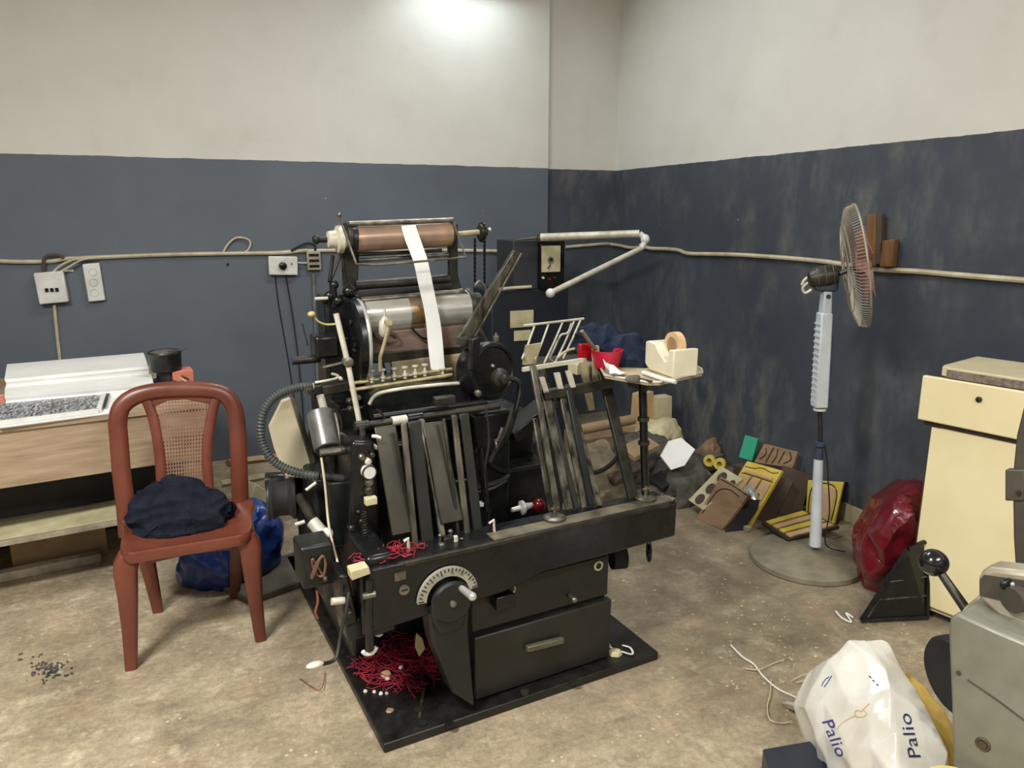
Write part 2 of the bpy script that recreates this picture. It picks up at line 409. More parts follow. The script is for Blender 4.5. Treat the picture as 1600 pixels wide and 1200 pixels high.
# front beam: deep left part carrying the dial, slimmer right part
bz0 = Y(1055, 838, 0).z
bm_ = MB()
bm_.slab([(-.045, 0, .575), (1.035, 0, .572), (1.035, 0, bz0), (.52, 0, bz0-.012), (.44, 0, .418), (.38, 0, .405), (-.045, 0, .385)], (0, .125, 0))
beam = pt('feed_beam', bm_, M['black'], .008)
pt('worn_top_strip', MB().box(.36, 1.02, .008, .062, .5735, .5765), mat('rubbed_brown_metal', (128, 118, 98), (70, 64, 54), .5, .3, 14, .1, .35, .7), parent=beam, label='worn brownish top surface')
pt('front_ridge', MB().box(.08, 1.0, -.006, .008, .563, .5765), M['dsteel'], .002, parent=beam)
# cabinet under the beam
cx0, cx1 = .300, .812
cabm = MB().box(cx0, cx1, .075, .55, .03, .415)
cab = pt('base_cabinet', cabm, M['olive'], .014)
pt('upper_panel', MB().box(cx0+.008, cx1-.004, .062, .078, .262, .405), M['olive'], .004, parent=cab)
dr = pt('drawer', MB().box(cx0+.008, cx1+.004, .048, .078, .035, .250), M['olive'], .006, parent=cab)
hp, hq = Y(820, 1012, .046), Y(878, 998, .046)
pt('handle', MB().obox((hp+hq)/2+V3((0, -.008, 0)), (hq-hp)/2, V3((0, .010, 0)), V3((0, -.002, .012))), mat('brushed_pull', (120, 118, 96), (96, 94, 78), .4, .5, 14), .005, parent=dr, label='pale metal pull')
for px, py in ((798, 921), (935, 884)):
    c = Y(px, py, .06); r_ = MB().torus(c, ey, .014, .004, 20, 6); pt('ring_rivet', r_, M['label'], parent=cab)
    pt('rivet_core', MB().cyl(c, c-ey*.004, .010, n=14), M['black'], parent=cab)
c = Y(897, 937, .03); kn = pt('knob', MB().cyl(c, c+ey*.03, .008).ball(c, .011), M['steel'], parent=cab)
c = Y(786, 937, .04)
pt('latch', MB().obox(c, V3((.032, 0, 0)), V3((0, .02, 0)), V3((0, 0, .022))), M['black'], .004, parent=cab)
# curved side cheek under the dial
prof = [(.655+0, 0)]
cheek = MB()
ck = [Y(668, 945, -.004), Y(735, 935, -.004), Y(733, 985, -.004), Y(729, 1088, .06), Y(684, 1052, .11), Y(671, 1000, .03)]
cheek.slab([(p.x, -.002, p.z) for p in ck], (0, .075, 0))
pt('side_cheek', cheek, M['greenblack'], .008)
# impression dial: scale arc, crank disc, chrome crank grip
dc = Y(704, 938, -.03)
arc = MB(); Rm, Rn = .092, .066
n = 20; a0, a1 = R(8), R(178)
pf = []; 
for i in range(n+1):
    a = a0+(a1-a0)*i/n; pf.append((math.cos(a), math.sin(a)))
out = [V3((dc.x+Rm*c_, -.016, dc.z+Rm*s_)) for c_, s_ in pf]; inn = [V3((dc.x+Rn*c_, -.016, dc.z+Rn*s_)) for c_, s_ in pf]
for i in range(n): arc.slab([out[i], out[i+1], inn[i+1], inn[i]], (0, .012, 0))
dial = pt('dial_scale', arc, mat('dull_pale_scale', (176, 172, 156), (150, 146, 130), .4), label='arched steel scale with dark graduations')
tk = MB()
for i in range(22):
    a = a0+(a1-a0)*(i+.5)/22; u_ = V3((math.cos(a), 0, math.sin(a))); v_ = V3((-math.sin(a), 0, math.cos(a)))
    tk.obox(V3((dc.x, -.0175, dc.z))+u_*(.086 if i % 3 else .083), u_*(.004 if i % 3 else .008), v_*.0011, ey*.001)
pt('graduations', tk, M['black'], parent=dial)
disc = pt('crank_disc', MB().lathe((dc.x, .0, dc.z-.002), -ey, [(0, .05), (.028, .05), (.034, .062), (.040, .062), (.046, .056), (.046, 0)], 36), M['greenblack'])
pt('disc_skirt', MB().slab([(dc.x-.06, -.03, dc.z-.012), (dc.x+.058, -.03, dc.z-.012), (dc.x+.04, -.03, dc.z-.10), (dc.x-.035, -.03, dc.z-.10)], (0, .04, 0)), M['greenblack'], .008, parent=disc)
pt('hub_screw', MB().lathe((dc.x, -.046, dc.z-.002), -ey, [(0, .010), (.006, .009), (.008, .004)], 14), M['steel'], parent=disc)
hg = Y(738, 932, -.10); hb = Y(722, 920, -.05)
pt('crank_grip', MB().tube([hb+ey*.01, hb, hg], lambda t: .008+.004*t, 12).ball(hg, .0125), M['chrome'], parent=disc, label='chrome crank grip')
# maker badges on the beam
c = Y(625, 900, -.001); pt('badge', MB().box(c.x-.016, c.x+.016, -.004, 0, c.z-.012, c.z+.012), M['steel'], parent=beam, label='small square metal badge')
c = Y(631, 921, -.001); pt('round_badge', MB().cyl(c, c-ey*.005, .015, n=18), M['steel'], parent=beam).__setitem__('label', 'small round metal badge')
pt('badge_cut', MB().box(c.x-.009, c.x+.009, -.0075, -.0052, c.z-.002, c.z+.002), M['black'], parent=beam)

# ---- delivery side: leaning guide boards and bars behind the beam
def leanbar(t, b, y, wpx, depth, name, m, lab=None):
    """bar from bottom pixel b (on depth y) to top pixel t in the same x plane"""
    B = Y(b[0], b[1], y); T = X(t[0], t[1], B.x); B2 = Y(b[0]+wpx, b[1], y); wdt = B2.x-B.x
    mb = MB().hexa([B, B+ex*wdt, B+ex*wdt+ey*depth, B+ey*depth], [T, T+ex*wdt, T+ex*wdt+ey*depth, T+ey*depth])
    return pt(name, mb, m, .003, label=lab)
pm = mat('grimy_brown_panel', (62, 58, 46), (24, 24, 21), .36, .35, 3, .05, stretch=(1.5, 1.5, 1))
leanbar((585, 668), (613, 838), .105, 34, .006, 'delivery_board', pm, 'dull brown-grey guide board')
leanbar((660, 662), (690, 820), .105, 34, .006, 'delivery_board', pm, 'dull brown-grey guide board')
leanbar((627, 662), (646, 856), .09, 9, .012, 'guide_bar', M['barsteel'])
leanbar((638, 660), (660, 856), .095, 20, .010, 'guide_bar', M['olive'])
leanbar((655, 656), (692, 858), .085, 9, .014, 'guide_bar', M['barsteel'])
leanbar((706, 650), (728, 846), .09, 9, .012, 'guide_bar', M['barsteel'])
leanbar((718, 648), (742, 846), .095, 15, .010, 'guide_bar', M['olive'])
leanbar((692, 655), (716, 846), .095, 5, .010, 'guide_bar', M['dsteel'])
# small clamps at the feet of the bars
for px, py, h, r_ in ((635, 852, .035, .006), (688, 846, .04, .005), (704, 842, .05, .006), (721, 848, .02, .007), (771, 826, .045, .006), (637, 868, .012, .010), (712, 860, .01, .012), (694, 862, .03, .004)):
    c = Y(px, py, .07)
    pt('clamp_screw', MB().cyl((c.x, c.y, .575), (c.x, c.y, c.z+h*.5), r_*.8).ball((c.x, c.y, c.z+h*.5), r_*1.4, 1, 1, .6), M['steel'])
# black curved shroud with a cream lip behind the delivery bars
sy = .42
lip = [Y(*q, sy) for q in ((577, 632), (584, 620), (598, 613), (640, 606), (700, 600), (732, 598))]
pt('shroud', MB().slab([lip[0], *lip[1:], Y(742, 655, sy), Y(582, 668, sy)], (0, .25, 0)), M['black'], .006)
pt('shroud_lip', MB().tube(lip, .006, 8, sm=4), M['ivorymetal'], label='cream rolled edge of the black shroud')
a, b = Y(560, 666, .30), Y(780, 634, .30)
cr = pt('cross_bar', rod(a, b, .011).cyl(a-ex*.01, a+ex*.03, .016), M['dsteel'])
pt('collar', rod(a+(b-a)*.33, a+(b-a)*.43, .016), M['black'], parent=cr)
pt('collar', rod(a+(b-a)*.22, a+(b-a)*.32, .009+.006), M['ivorymetal'], parent=cr, label='cream collar')
pt('bracket', MB().box(Y(690, 630, .3).x-.02, Y(690, 630, .3).x+.05, .3, .33, Y(690, 630, .3).z-.01, Y(690, 630, .3).z+.018), M['dsteel'], .004)
pt('back_rail', rod(Y(583, 652, .36), Y(760, 628, .36), .010), M['greenblack'])

# ---- suction bar with seven nozzles
sb = .52
p0, p1 = Y(536, 601, sb), Y(706, 577, sb)
q0, q1 = Y(546, 610, sb-.02), Y(706, 586, sb-.02)
sbar = pt('suction_bar', rod(p0, p1, .0065).cyl(q0, q1, .0065), mat('brassy_cream_tube', (196, 182, 136), (150, 138, 98), .35, .4, 20))
for px, py in ((581, 592), (598, 590), (616, 588), (633, 586), (649, 584), (664, 582), (692, 588)):
    c = Y(px, py, sb-.01)
    z = pt('nozzle', MB().lathe(c-ez*.012, ez, [(0, .006), (.008, .006), (.010, .010), (.016, .010), (.018, .005), (.034, .004), (.036, .011), (.041, .011), (.042, .003)], 12), M['ivorymetal'], parent=sbar)
blk = Y(515, 606, .48)
pt('bar_block', MB().obox(blk, V3((.055, 0, .004)), ey*.03, ez*.016), M['dsteel'], .004)
pt('bar_clamp', MB().obox(Y(492, 609, .48), V3((.016, 0, 0)), ey*.035, ez*.02), M['black'], .004)
pt('clip_lever', MB().tube([Y(492, 598, .46), Y(523, 592, .46), Y(528, 587, .46), Y(518, 584, .46)], .004, 8, sm=3), M['ivorymetal'])

# ---- main ink cylinder, wheels
cy = .66
c0, c1 = Y(566, 494, cy), Y(728, 480, cy)
cyl_r = .064
cylo = pt('chrome_cylinder', MB().cyl(c0, c1, cyl_r, n=48), M['chrome'], label='polished steel ink cylinder')
pt('heat_stain', MB().cyl(c0+(c1-c0)*.40, c0+(c1-c0)*.53, cyl_r+.0006, n=48), mat('yellow_brown_stained_steel', (178, 142, 92), (196, 186, 168), .25, .9, 24, 0, .4, .65), parent=cylo, label='yellowish stained band')
ax = (c1-c0).normalized()
pt('cylinder_cap', MB().lathe(c1, ax, [(-.002, .067), (.012, .069), (.016, .05), (.05, .05), (.055, .02), (.08, .018)], 36), M['dsteel'], parent=cylo)
wc = Y(560, 533, .60)
wv = V3((1, -.03, .0)).normalized()
wheel = pt('side_wheel', MB().lathe(wc-wv*.03, wv, [(0, .05), (0, .118), (.004, .136), (.010, .142), (.026, .142), (.032, .134), (.032, .112), (.024, .10), (.024, .03), (.03, .02)], 56), M['black'])
pt('chrome_rim', MB().torus(wc+wv*.004, wv, .134, .008, 56, 8), M['chrome'], parent=wheel)
for k in range(6):
    a = k*math.pi/3; u_, v_ = orth(wv); d_ = u_*math.cos(a)+v_*math.sin(a)
    pt('wheel_bolt', MB().cyl(wc-wv*.032+d_*.08, wc-wv*.036+d_*.08, .010, n=12), M['dsteel'], parent=wheel)
# guard ring on the far side of the cylinder
pt('guard_hoop', MB().tube([Y(*q, cy-.03) for q in ((712, 458), (722, 453), (734, 468), (741, 488), (748, 510), (760, 534))], .010, 8, sm=4, flat=.6), M['steel'])
# two slim rollers behind, and the dark one
pt('rider_roller', rod(Y(555, 446, cy+.04), Y(702, 436, cy+.04), .017, 20), M['dsteel'])
pt('rider_roller', rod(Y(556, 461, cy+.02), Y(705, 447, cy+.02), .012, 20), M['rubber'], label='black rubber roller')
pt('rider_roller', rod(Y(560, 470, cy-.03), Y(722, 455, cy-.03), .009, 20), M['steel'])
# table boards below the cylinder
def board(name, q, y0, dy, m, lab=None):
    P = [Y(*p, y0) for p in q]
    return pt(name, MB().slab(P, (0, dy, 0)), m, .003, label=lab)
board('brown_board', ((583, 520), (728, 508), (733, 548), (583, 558)), .60, .02, M['brownboard'], 'brownish plank below the ink cylinder')
board('dark_board', ((580, 552), (733, 541), (733, 560), (584, 568)), .595, .03, M['dsteel'])
board('cream_board', ((612, 566), (726, 552), (733, 604), (614, 606)), .585, .02, M['creamboard'], 'cream board behind the suction bar')
# ink drop loops on the plank
pt('wire_loop', MB().tube([Y(*q, .585) for q in ((643, 512), (650, 520), (660, 528), (672, 530))], .004, 6, sm=3), M['black'])
pt('wire_loop', MB().tube([Y(*q, .585) for q in ((583, 520), (590, 530), (610, 535), (622, 530), (615, 520), (605, 518))], .004, 6, sm=3), M['brown2'])
# oil bottle and lever
c = Y(600, 520, .50)
pt('oil_bottle', MB().lathe(c-ez*.012, V3((.06, 0, 1)), [(0, .012), (.01, .018), (.045, .018), (.062, .008), (.066, .004), (.09, .003)], 18), M['ivorymetal'], label='cream oil bottle')
pt('lever', MB().tube([Y(608, 505, .47), Y(601, 535, .47), Y(594, 558, .47), Y(594, 580, .47)], .006, 10).lathe(Y(608, 504, .455), ey, [(0, .011), (.02, .011)], 14), mat('cream_lever', (190, 178, 140), (150, 140, 108), .4, .2, 20))
# tall pull rod with its joint
a, b, c = Y(525, 490, .36), Y(543, 565, .345), Y(562, 662, .32)
pr = pt('pull_rod', MB().tube([a, b, c], .0085, 12), M['ivorymetal'])
pt('rod_joint', MB().lathe(b+ey*.012, -ey, [(0, .015), (.024, .015), (.026, .008), (.032, .008)], 16), M['steel'], parent=pr)
pt('link_rod', rod(b, Y(505, 574, .40), .004), M['steel'])
# left rear housing block, stub shaft, oil tube
lb = MB()
x0 = Y(512, 560, .62).x; x1 = Y(548, 560, .62).x
lb.box(x0, x1+.02, .62, .74, .86, Y(520, 462, .62).z)
lb.box(x0-.01, x1, .60, .72, Y(520, 600, .6).z-.02, Y(520, 525, .62).z)
pt('bearing_block', lb, M['black'], .012)
pt('stub_shaft', rod(Y(456, 564, .62), Y(500, 560, .62), .0135, 20), M['dsteel'], label='grey stub of the drive shaft')
pt('shaft_box', MB().box(Y(490, 545, .6).x, x0+.03, .57, .66, Y(490, 560, .6).z, Y(490, 524, .6).z), M['black'], .01)
pt('oil_tube', MB().tube([Y(*q, .58) for q in ((490, 492), (497, 502), (510, 507), (528, 506))], .0035, 8, sm=4).ball(Y(487, 491, .58), .012, 1.1, 1, .8), mat('yellow_oil_tube', (196, 186, 122), (164, 150, 92), .4), label='yellowed oil tube')
pt('pipe_stub', rod(Y(492, 467, .6), Y(512, 466, .6), .0055), M['ivorymetal'])
pt('thin_lever', rod(Y(481, 540, .6), Y(472, 505, .6), .0022), M['dsteel'])
# valve cluster
vc = MB()
for px, py, r_ in ((522, 445, .016), (515, 462, .018), (528, 470, .02), (545, 455, .022), (555, 470, .022), (507, 470, .012)):
    vc.ball(Y(px, py, .62), r_, 1, 1, .9, 12)
vc.cyl(Y(520, 440, .62), Y(522, 480, .62), .012); vc.cyl(Y(520, 400, .66), Y(515, 440, .62), .006)
pt('valve_cluster', vc, M['black'])

# ---- upper roller frame
uy = .70
ul = MB()
ul.slab([Y(*q, uy) for q in ((535, 350), (552, 350), (562, 372), (560, 440), (562, 480), (540, 480), (537, 420))], (0, .03, 0)); ul2 = MB()
ul2.slab([Y(*q, uy) for q in ((702, 350), (716, 350), (716, 430), (722, 452), (722, 470), (702, 470), (704, 420))], (0, .03, 0))
ul.cyl(Y(540, 372, uy-.02), Y(555, 371, uy-.02), .052, n=28)
pt('frame_upright', ul, M['dsteel'], .004); pt('frame_upright', ul2, M['dsteel'], .004)
r0, r1 = Y(553, 374, uy-.03), Y(703, 366, uy-.03)
tr = pt('foil_roller', MB().cyl(r0, r1, .042, n=40), M['copper'], label='coppery top roller')
pt('roller_collar', MB().cyl(r0-ex*.012, r0+ex*.002, .050, n=32), M['black'], parent=tr)
pt('roller_collar', MB().cyl(r1-ex*.002, r1+ex*.008, .048, n=32), M['dsteel'], parent=tr)
pt('top_bar', rod(Y(545, 350, uy-.05), Y(708, 344, uy-.05), .009), M['steel'])
hubp = Y(520, 374, uy-.02)
pt('end_hub', MB().lathe(hubp-ex*.02, ex, [(0, .012), (.004, .026), (.03, .030), (.034, .044), (.05, .046), (.055, .03), (.08, .03)], 28), M['ivorymetal'], label='cream end hub')
pt('hub_knob', MB().cyl(hubp-ex*.055, hubp-ex*.02, .010).ball(hubp-ex*.055, .016, .8, 1, 1), M['dsteel'])
pt('finial', MB().cyl(Y(530, 352, uy-.03), Y(530, 338, uy-.03), .004).ball(Y(530, 336, uy-.03), .008), M['steel'])
s0, s1 = Y(706, 367, uy-.02), Y(748, 363, uy-.02)
pt('roller_shaft', rod(s0, s1, .010), M['creamboard'], label='brass shaft')
hb2 = Y(753, 363, uy-.02)
spk = MB().lathe(hb2-ex*.012, ex, [(0, .014), (.002, .028), (.010, .030), (.016, .030), (.018, .016), (.03, .014)], 16)
for k in range(12):
    a = k*math.pi/6; spk.obox(hb2+V3((0, math.cos(a)*.031, math.sin(a)*.031)), ex*.004, V3((0, -math.sin(a), math.cos(a)))*.004, V3((0, math.cos(a), math.sin(a)))*.005)
pt('sprocket', spk, M['dsteel'])
pt('sprocket_nut', MB().ball(Y(765, 359, uy-.02), .008), M['chrome'])
for px, y1 in ((742, 446), (757, 450)):
    ch = MB(); a, b = Y(px, 372, uy-.02), Y(px, y1, uy-.02)
    nl = 22
    for i in range(nl):
        c = a+(b-a)*((i+.5)/nl); hz = (b-a).length/nl*.62
        ch.obox(c, (ex if i % 2 else ey)*.0045, (ey if i % 2 else ex)*.0018, ez*hz)
    pt('drive_chain', ch, M['black'])
pt('chain_hook', MB().tube([Y(*q, uy-.03) for q in ((742, 446), (748, 440), (757, 447), (759, 462), (754, 470))], .006, 8, sm=4), M['steel'])
pt('wire_bail', MB().tube([Y(535, 352, .60), Y(557, 413, .50), Y(590, 414, .50), Y(640, 410, .50), Y(728, 402, .50), Y(708, 346, .60)], .004, 8), M['steel'])
pt('idler_rod', rod(Y(560, 398, uy-.03), Y(690, 391, uy-.03), .006), M['dsteel'])
pt('idler_rod', rod(Y(560, 407, uy-.01), Y(700, 398, uy-.01), .008), M['steel'])
pt('stay_rod', rod(Y(534, 395, uy), Y(514, 445, uy), .005), M['dsteel'])
pt('stay_rod', rod(Y(534, 395, uy), Y(540, 440, uy), .005), M['dsteel'])
# white web running down over the rollers
L = ((627, 353, .635), (632, 372, .620), (641, 395, .60), (647, 412, .575), (655, 450, .575), (661, 475, .57), (666, 505, .565), (669, 540, .55), (674, 582, .525))
Rr = ((649, 351, .635), (656, 371, .620), (664, 394, .60), (669, 410, .575), (677, 448, .575), (682, 473, .57), (688, 503, .565), (692, 538, .55), (695, 578, .525))
web = MB(); A_ = smooth([Y(*q) for q in L], 4); B_ = smooth([Y(*q) for q in Rr], 4); rg = []
for p_, q_ in zip(A_, B_):
    rg.append([web.bm.verts.new(v) for v in (p_, q_, q_+ey*.0012, p_+ey*.0012)])
web.skin(rg)

# ---- diagonal worn bar and crank wheel on the right
a, b = Y(808, 393, .30), Y(726, 532, .42)
d_ = (b-a).normalized(); u_ = d_.cross(ey).normalized()
dgb = pt('feeder_arm', MB().hexa([a+u_*.010, a-u_*.010, a-u_*.010+ey*.02, a+u_*.010+ey*.02], [b+u_*.021, b-u_*.021, b-u_*.021+ey*.02, b+u_*.021+ey*.02]), M['barsteel'], .003, label='long worn diagonal arm')
pt('arm_rod', rod(a+u_*.016, b+u_*.026, .004), M['steel'], parent=dgb)
pt('arm_pivot', MB().lathe(b+ey*.04, -ey, [(0, .02), (.06, .02), (.064, .01)], 16), M['dsteel'])
kc = Y(774, 580, .36)
kv = V3((.22, -.98, .12)).normalized()
kw = pt('crank_wheel', MB().lathe(kc+kv*(-.10), kv, [(0, .085), (.01, .096), (.085, .098), (.093, .093), (.095, .082), (.088, .078), (.088, .0)], 48), M['black'])
for px, py, r_ in ((773, 573, .006), (750, 616, .011)):
    c = Y(px, py, .26); pt('disc_bolt', MB().lathe(c+ey*.02, -ey, [(0, r_), (.012, r_), (.015, r_*.5)], 10), M['steel'], parent=kw)
hubc = Y(787, 592, .25)
pt('wheel_hub', MB().lathe(hubc+ey*.03, -ey, [(0, .030), (.016, .028), (.022, .015), (.045, .014), (.048, .007)], 20), M['dsteel'], parent=kw)
pt('oil_cup', MB().lathe(Y(775, 533, .30), ez, [(0, .010), (.016, .010), (.018, .005), (.026, .004)], 12), M['steel'], parent=kw)
pt('crank_rod', MB().tube([Y(792, 590, .27), Y(812, 600, .26), Y(806, 640, .25), Y(788, 690, .26), Y(768, 712, .28)], .015, 10, sm=5, flat=.6), M['black'])
pt('crank_link', MB().tube([Y(800, 640, .22), Y(792, 668, .22), Y(776, 700, .22), Y(766, 722, .22)], .007, 8, sm=3), M['dsteel'])
pt('foot_link', MB().tube([Y(745, 768, .3), Y(770, 762, .3), Y(790, 750, .3)], .010, 8, sm=3), M['dsteel'])
pt('cam_housing', MB().hexa([Y(q[0], q[1], .38) for q in ((740, 650), (800, 640), (795, 820), (752, 840))], [Y(q[0], q[1], .38)+ey*.3 for q in ((740, 650), (800, 640), (795, 820), (752, 840))]), M['black'], .01)
pt('rear_dark_box', MB().box(.62, .98, .62, 1.1, .03, .64), mat('navy_black', (22, 27, 38), (34, 38, 46), .5, 0, 7, .1), .012)  # navy-black box filling the right rear of the press
pt('inclined_plate', MB().slab([Y(*q, .36) for q in ((802, 678), (858, 632), (872, 650), (808, 692))], (0, .1, 0)), M['greenblack'], .006)
# ---- red ball knob on a chrome stem
kb = Y(842, 789, .22)
pt('stem', MB().lathe(Y(812, 794, .24), V3((1, 0, .03)), [(-.03, .008), (0, .010), (.006, .024), (.014, .024), (.016, .014), (.03, .012), (.06, .008)], 20), M['chrome'])
pt('red_ball_knob', MB().ball(kb, .023), mat('dark_red_bakelite', (92, 12, 20), (76, 8, 14), .15), label='dark red ball knob')

# ---- feed side: leaning pile guides
for t, b, wp, dy, m_, y_ in (((829, 572), (868, 800), 9, .012, 'barsteel', .08), ((838, 572), (884, 798), 13, .006, 'barsteel', .10), ((852, 600), (898, 797), 8, .012, 'greenblack', .09),
                       ((872, 605), (910, 795), 10, .012, 'barsteel', .10), ((884, 602), (921, 792), 9, .012, 'greenblack', .09), ((893, 640), (934, 792), 9, .014, 'barsteel', .08),
                       ((928, 548), (985, 786), 15, .016, 'dsteel', .09), ((833, 655), (858, 800), 7, .01, 'barsteel', .11)):
    leanbar(t, b, y_, wp, dy, 'pile_guide', M[m_])
def yb(px, py, y): return Y(px, py, y)
pt('guide_crossbar', MB().slab([Y(*q, .24) for q in ((850, 610), (900, 602), (960, 592), (960, 606), (902, 618), (852, 626))], (0, .02, 0)), M['dsteel'], .004)
pt('guide_crossbar', MB().slab([Y(*q, .25) for q in ((818, 575), (912, 560), (912, 566), (818, 581))], (0, .012, 0)), M['ivorymetal'], label='pale top crossbar')
for a_, b_ in (((842, 590), (850, 614)), ((866, 583), (873, 610)), ((884, 580), (892, 606))):
    pt('pale_tab', MB().slab([Y(a_[0], a_[1], .24), Y(a_[0]+9, a_[1]-1, .24), Y(b_[0]+8, b_[1]-1, .24), Y(b_[0], b_[1], .24)], (0, .006, 0)), M['ivorymetal'])
pt('pale_tab', MB().slab([Y(*q, .26) for q in ((862, 622), (882, 619), (884, 634), (864, 637))], (0, .006, 0)), M['steel'])
pt('side_stay', MB().slab([Y(*q, .30) for q in ((905, 560), (916, 560), (930, 640), (920, 642))], (0, .008, 0)), M['creamboard'])
pt('hand_lever', MB().tube([Y(909, 517, .30), Y(921, 534, .30), Y(930, 546, .30)], .011, 12, flat=.6), mat('worn_wood_grip', (132, 120, 104), (100, 90, 78), .6))
pt('lever_stem', MB().slab([Y(*q, .30) for q in ((926, 540), (936, 540), (940, 600), (928, 600))], (0, .008, 0)), M['creamboard'])
# screw jacks on the beam top
for px, py in ((866, 812), (1008, 790)):
    c = Y(px, py, .06); c.z = .5775
    j = pt('clamp_foot', MB().lathe(c, ez, [(0, .034), (.006, .036), (.010, .030), (.012, .010)], 24), M['steel'])
    pt('clamp_bolt', MB().cyl(c+ez*.012, c+ez*.045, .006).cyl(c+V3((-.014, 0, .034)), c+V3((.014, 0, .034)), .005), M['steel'], parent=j)
# upright post carrying the tray
pb, ptp = Y(1008, 786, .07), Y(1004, 602, .10)
post = pt('tray_post', MB().tube([V3((pb.x, pb.y, .58)), ptp], .0135, 14), M['black'])
c = ptp+V3((0, 0, .0)); pt('post_clamp', MB().lathe(c+ey*.03-ex*.004, -ey, [(0, .018), (.05, .018), (.052, .012)], 18).cyl(c, c-ex*.05+ez*.012, .014), M['greenblack'], parent=post)
for f_ in (.42, .62): c = pb.lerp(ptp, f_+.1); pt('post_ring', MB().lathe(c-ez*.006, ez, [(0, .019), (.012, .019)], 16), M['dsteel'], parent=post)
# wire rack over the feeder
ry = .62
tp0, tp1 = Y(818, 509, ry), Y(912, 498, ry)
rk = pt('delivery_rack', rod(tp0, tp1, .005), M['ivorymetal'], label='cream wire delivery rack')
for t, b in (((835, 510), (816, 560)), ((857, 507), (836, 562)), ((879, 504), (850, 568)), ((897, 502), (866, 570)), ((907, 500), (880, 560))):
    T_ = Y(*t, ry); B_2 = Y(*b, ry-.16)
    pt('rack_wire', MB().tube([T_, T_.lerp(B_2, .5)-ez*.004, B_2], .004, 8), M['ivorymetal'], parent=rk)
pt('rack_wire', MB().tube([Y(*q, ry-.05) for q in ((893, 505), (887, 520), (876, 524), (866, 545), (860, 562), (880, 570))], .004, 8, sm=4), M['ivorymetal'], parent=rk)
pt('rack_board', MB().slab([Y(*q, .47) for q in ((822, 540), (846, 536), (838, 568), (818, 570))], (0, .01, 0)), M['creamboard'], parent=rk, label='cream backing board')
pt('rack_wire', MB().tube([Y(*q, .42) for q in ((870, 560), (886, 548), (905, 545), (918, 552), (905, 562), (892, 566))], .005, 8, sm=4), M['creamboard'], parent=rk)
pt('feed_table', MB().slab([Z(*q, .90) for q in ((815, 582), (905, 570), (915, 556), (825, 563))], (0, 0, .012)), M['dsteel'], .003)

# ---- left side: hose, sheet, motor, belt pulley, levers
hs = smooth([Y(*q) for q in ((488, 603, .40), (465, 606, .40), (440, 614, .40), (420, 630, .40), (409, 655, .40), (409, 685, .40), (420, 712, .38), (442, 730, .36), (470, 740, .33), (500, 744, .30))], 10)
tot = len(hs); hose = MB(); 
hose.tube(hs, lambda t: .0125+.0014*math.sin(t*math.pi*2*46), 12)
hs2 = []
for i in range(tot-1):
    for k in range(5): hs2.append(hs[i].lerp(hs[i+1], k/5))
hose = MB(); N2 = len(hs2)
hose.tube(hs2, lambda t: .0125+.0018*math.sin(t*N2*math.pi*2/9), 12)
ho = pt('corrugated_hose', hose, M['hose'], ang=80)
pt('hose_end', MB().tube([Y(500, 744, .30), Y(520, 746, .29), Y(540, 748, .28)], .012, 12), M['rubber'], parent=ho)
pt('hose_ferrule', MB().ball(Y(546, 748, .28), .013).cyl(Y(540, 747, .28), Y(550, 748, .28), .011), M['steel'], parent=ho)
pt('hose_ferrule', rod(Y(474, 606, .40), Y(490, 603, .40), .0105), M['ivorymetal'], parent=ho)
pt('deflector_sheet', MB().slab([Y(*q, .50) for q in ((440, 628), (455, 622), (492, 722), (478, 748), (446, 744), (428, 700), (420, 668))], (.004, .03, 0)), M['beigepaper'], .002, label='curved beige sheet behind the hose')
pt('sheet_frame', MB().slab([Y(*q, .49) for q in ((454, 622), (462, 624), (494, 722), (486, 728))], (0, .03, 0)), M['barsteel'], .002)
mo = pt('pump_motor', MB().cyl(Y(500, 645, .42), Y(512, 702, .34), .040, n=30), mat('worn_grey_motor', (124, 124, 120), (84, 84, 82), .35, .5, 8, .05), .004, label='worn grey pump cylinder')
pt('motor_neck', rod(Y(500, 618, .42), Y(508, 645, .42), .012), M['ivorymetal'], parent=mo)
pt('tie_rod', rod(Y(524, 645, .36), Y(534, 700, .32), .005), M['steel'], parent=mo)
pt('elbow_pipe', MB().tube([Y(*q, .28) for q in ((500, 708), (530, 704), (556, 698), (566, 690), (566, 668))], .009, 10, sm=4), M['steel'])
pt('elbow_pipe', rod(Y(500, 708, .30), Y(560, 700, .27), .013), M['dsteel'])
pu = Y(436, 776, .60)
pl = pt('belt_pulley', MB().lathe(pu-ex*.03, V3((1, -.25, 0)), [(0, .03), (0, .062), (.012, .070), (.03, .060), (.06, .060), (.075, .074), (.085, .074), (.09, .04)], 40), M['rubber'])
pt('pulley_rim', MB().torus(pu-ex*.03, V3((1, -.25, 0)), .060, .005, 40, 6), M['dsteel'], parent=pl)
pu2 = Y(425, 752, .62)
pt('small_pulley', MB().lathe(pu2-ex*.02, V3((1, -.25, 0)), [(0, .02), (0, .032), (.04, .032), (.06, .028)], 28), M['black'])
pt('knob_shaft', MB().cyl(Y(468, 776, .40), Y(498, 825, .26), .015), M['dsteel'])
pt('shaft_collar', MB().cyl(Y(488, 815, .27), Y(503, 832, .24), .019), M['ivorymetal'], label='cream collar')
pt('end_knob', MB().ball(Y(511, 834, .22), .018), M['white'], label='white round knob')
pt('stop_pin', rod(Y(478, 766, .3), Y(494, 748+6, .3), .005), M['ivorymetal'])
pt('stop_pin', rod(Y(461, 820, .27), Y(476, 815, .27), .006), M['ivorymetal'])
pt('control_wire', MB().tube([Y(*q) for q in ((502, 715, .27), (508, 760, .25), (513, 815, .22), (520, 850, .18), (530, 890, .10), (534, 925, .08))], .0035, 8, sm=5), M['wire'])
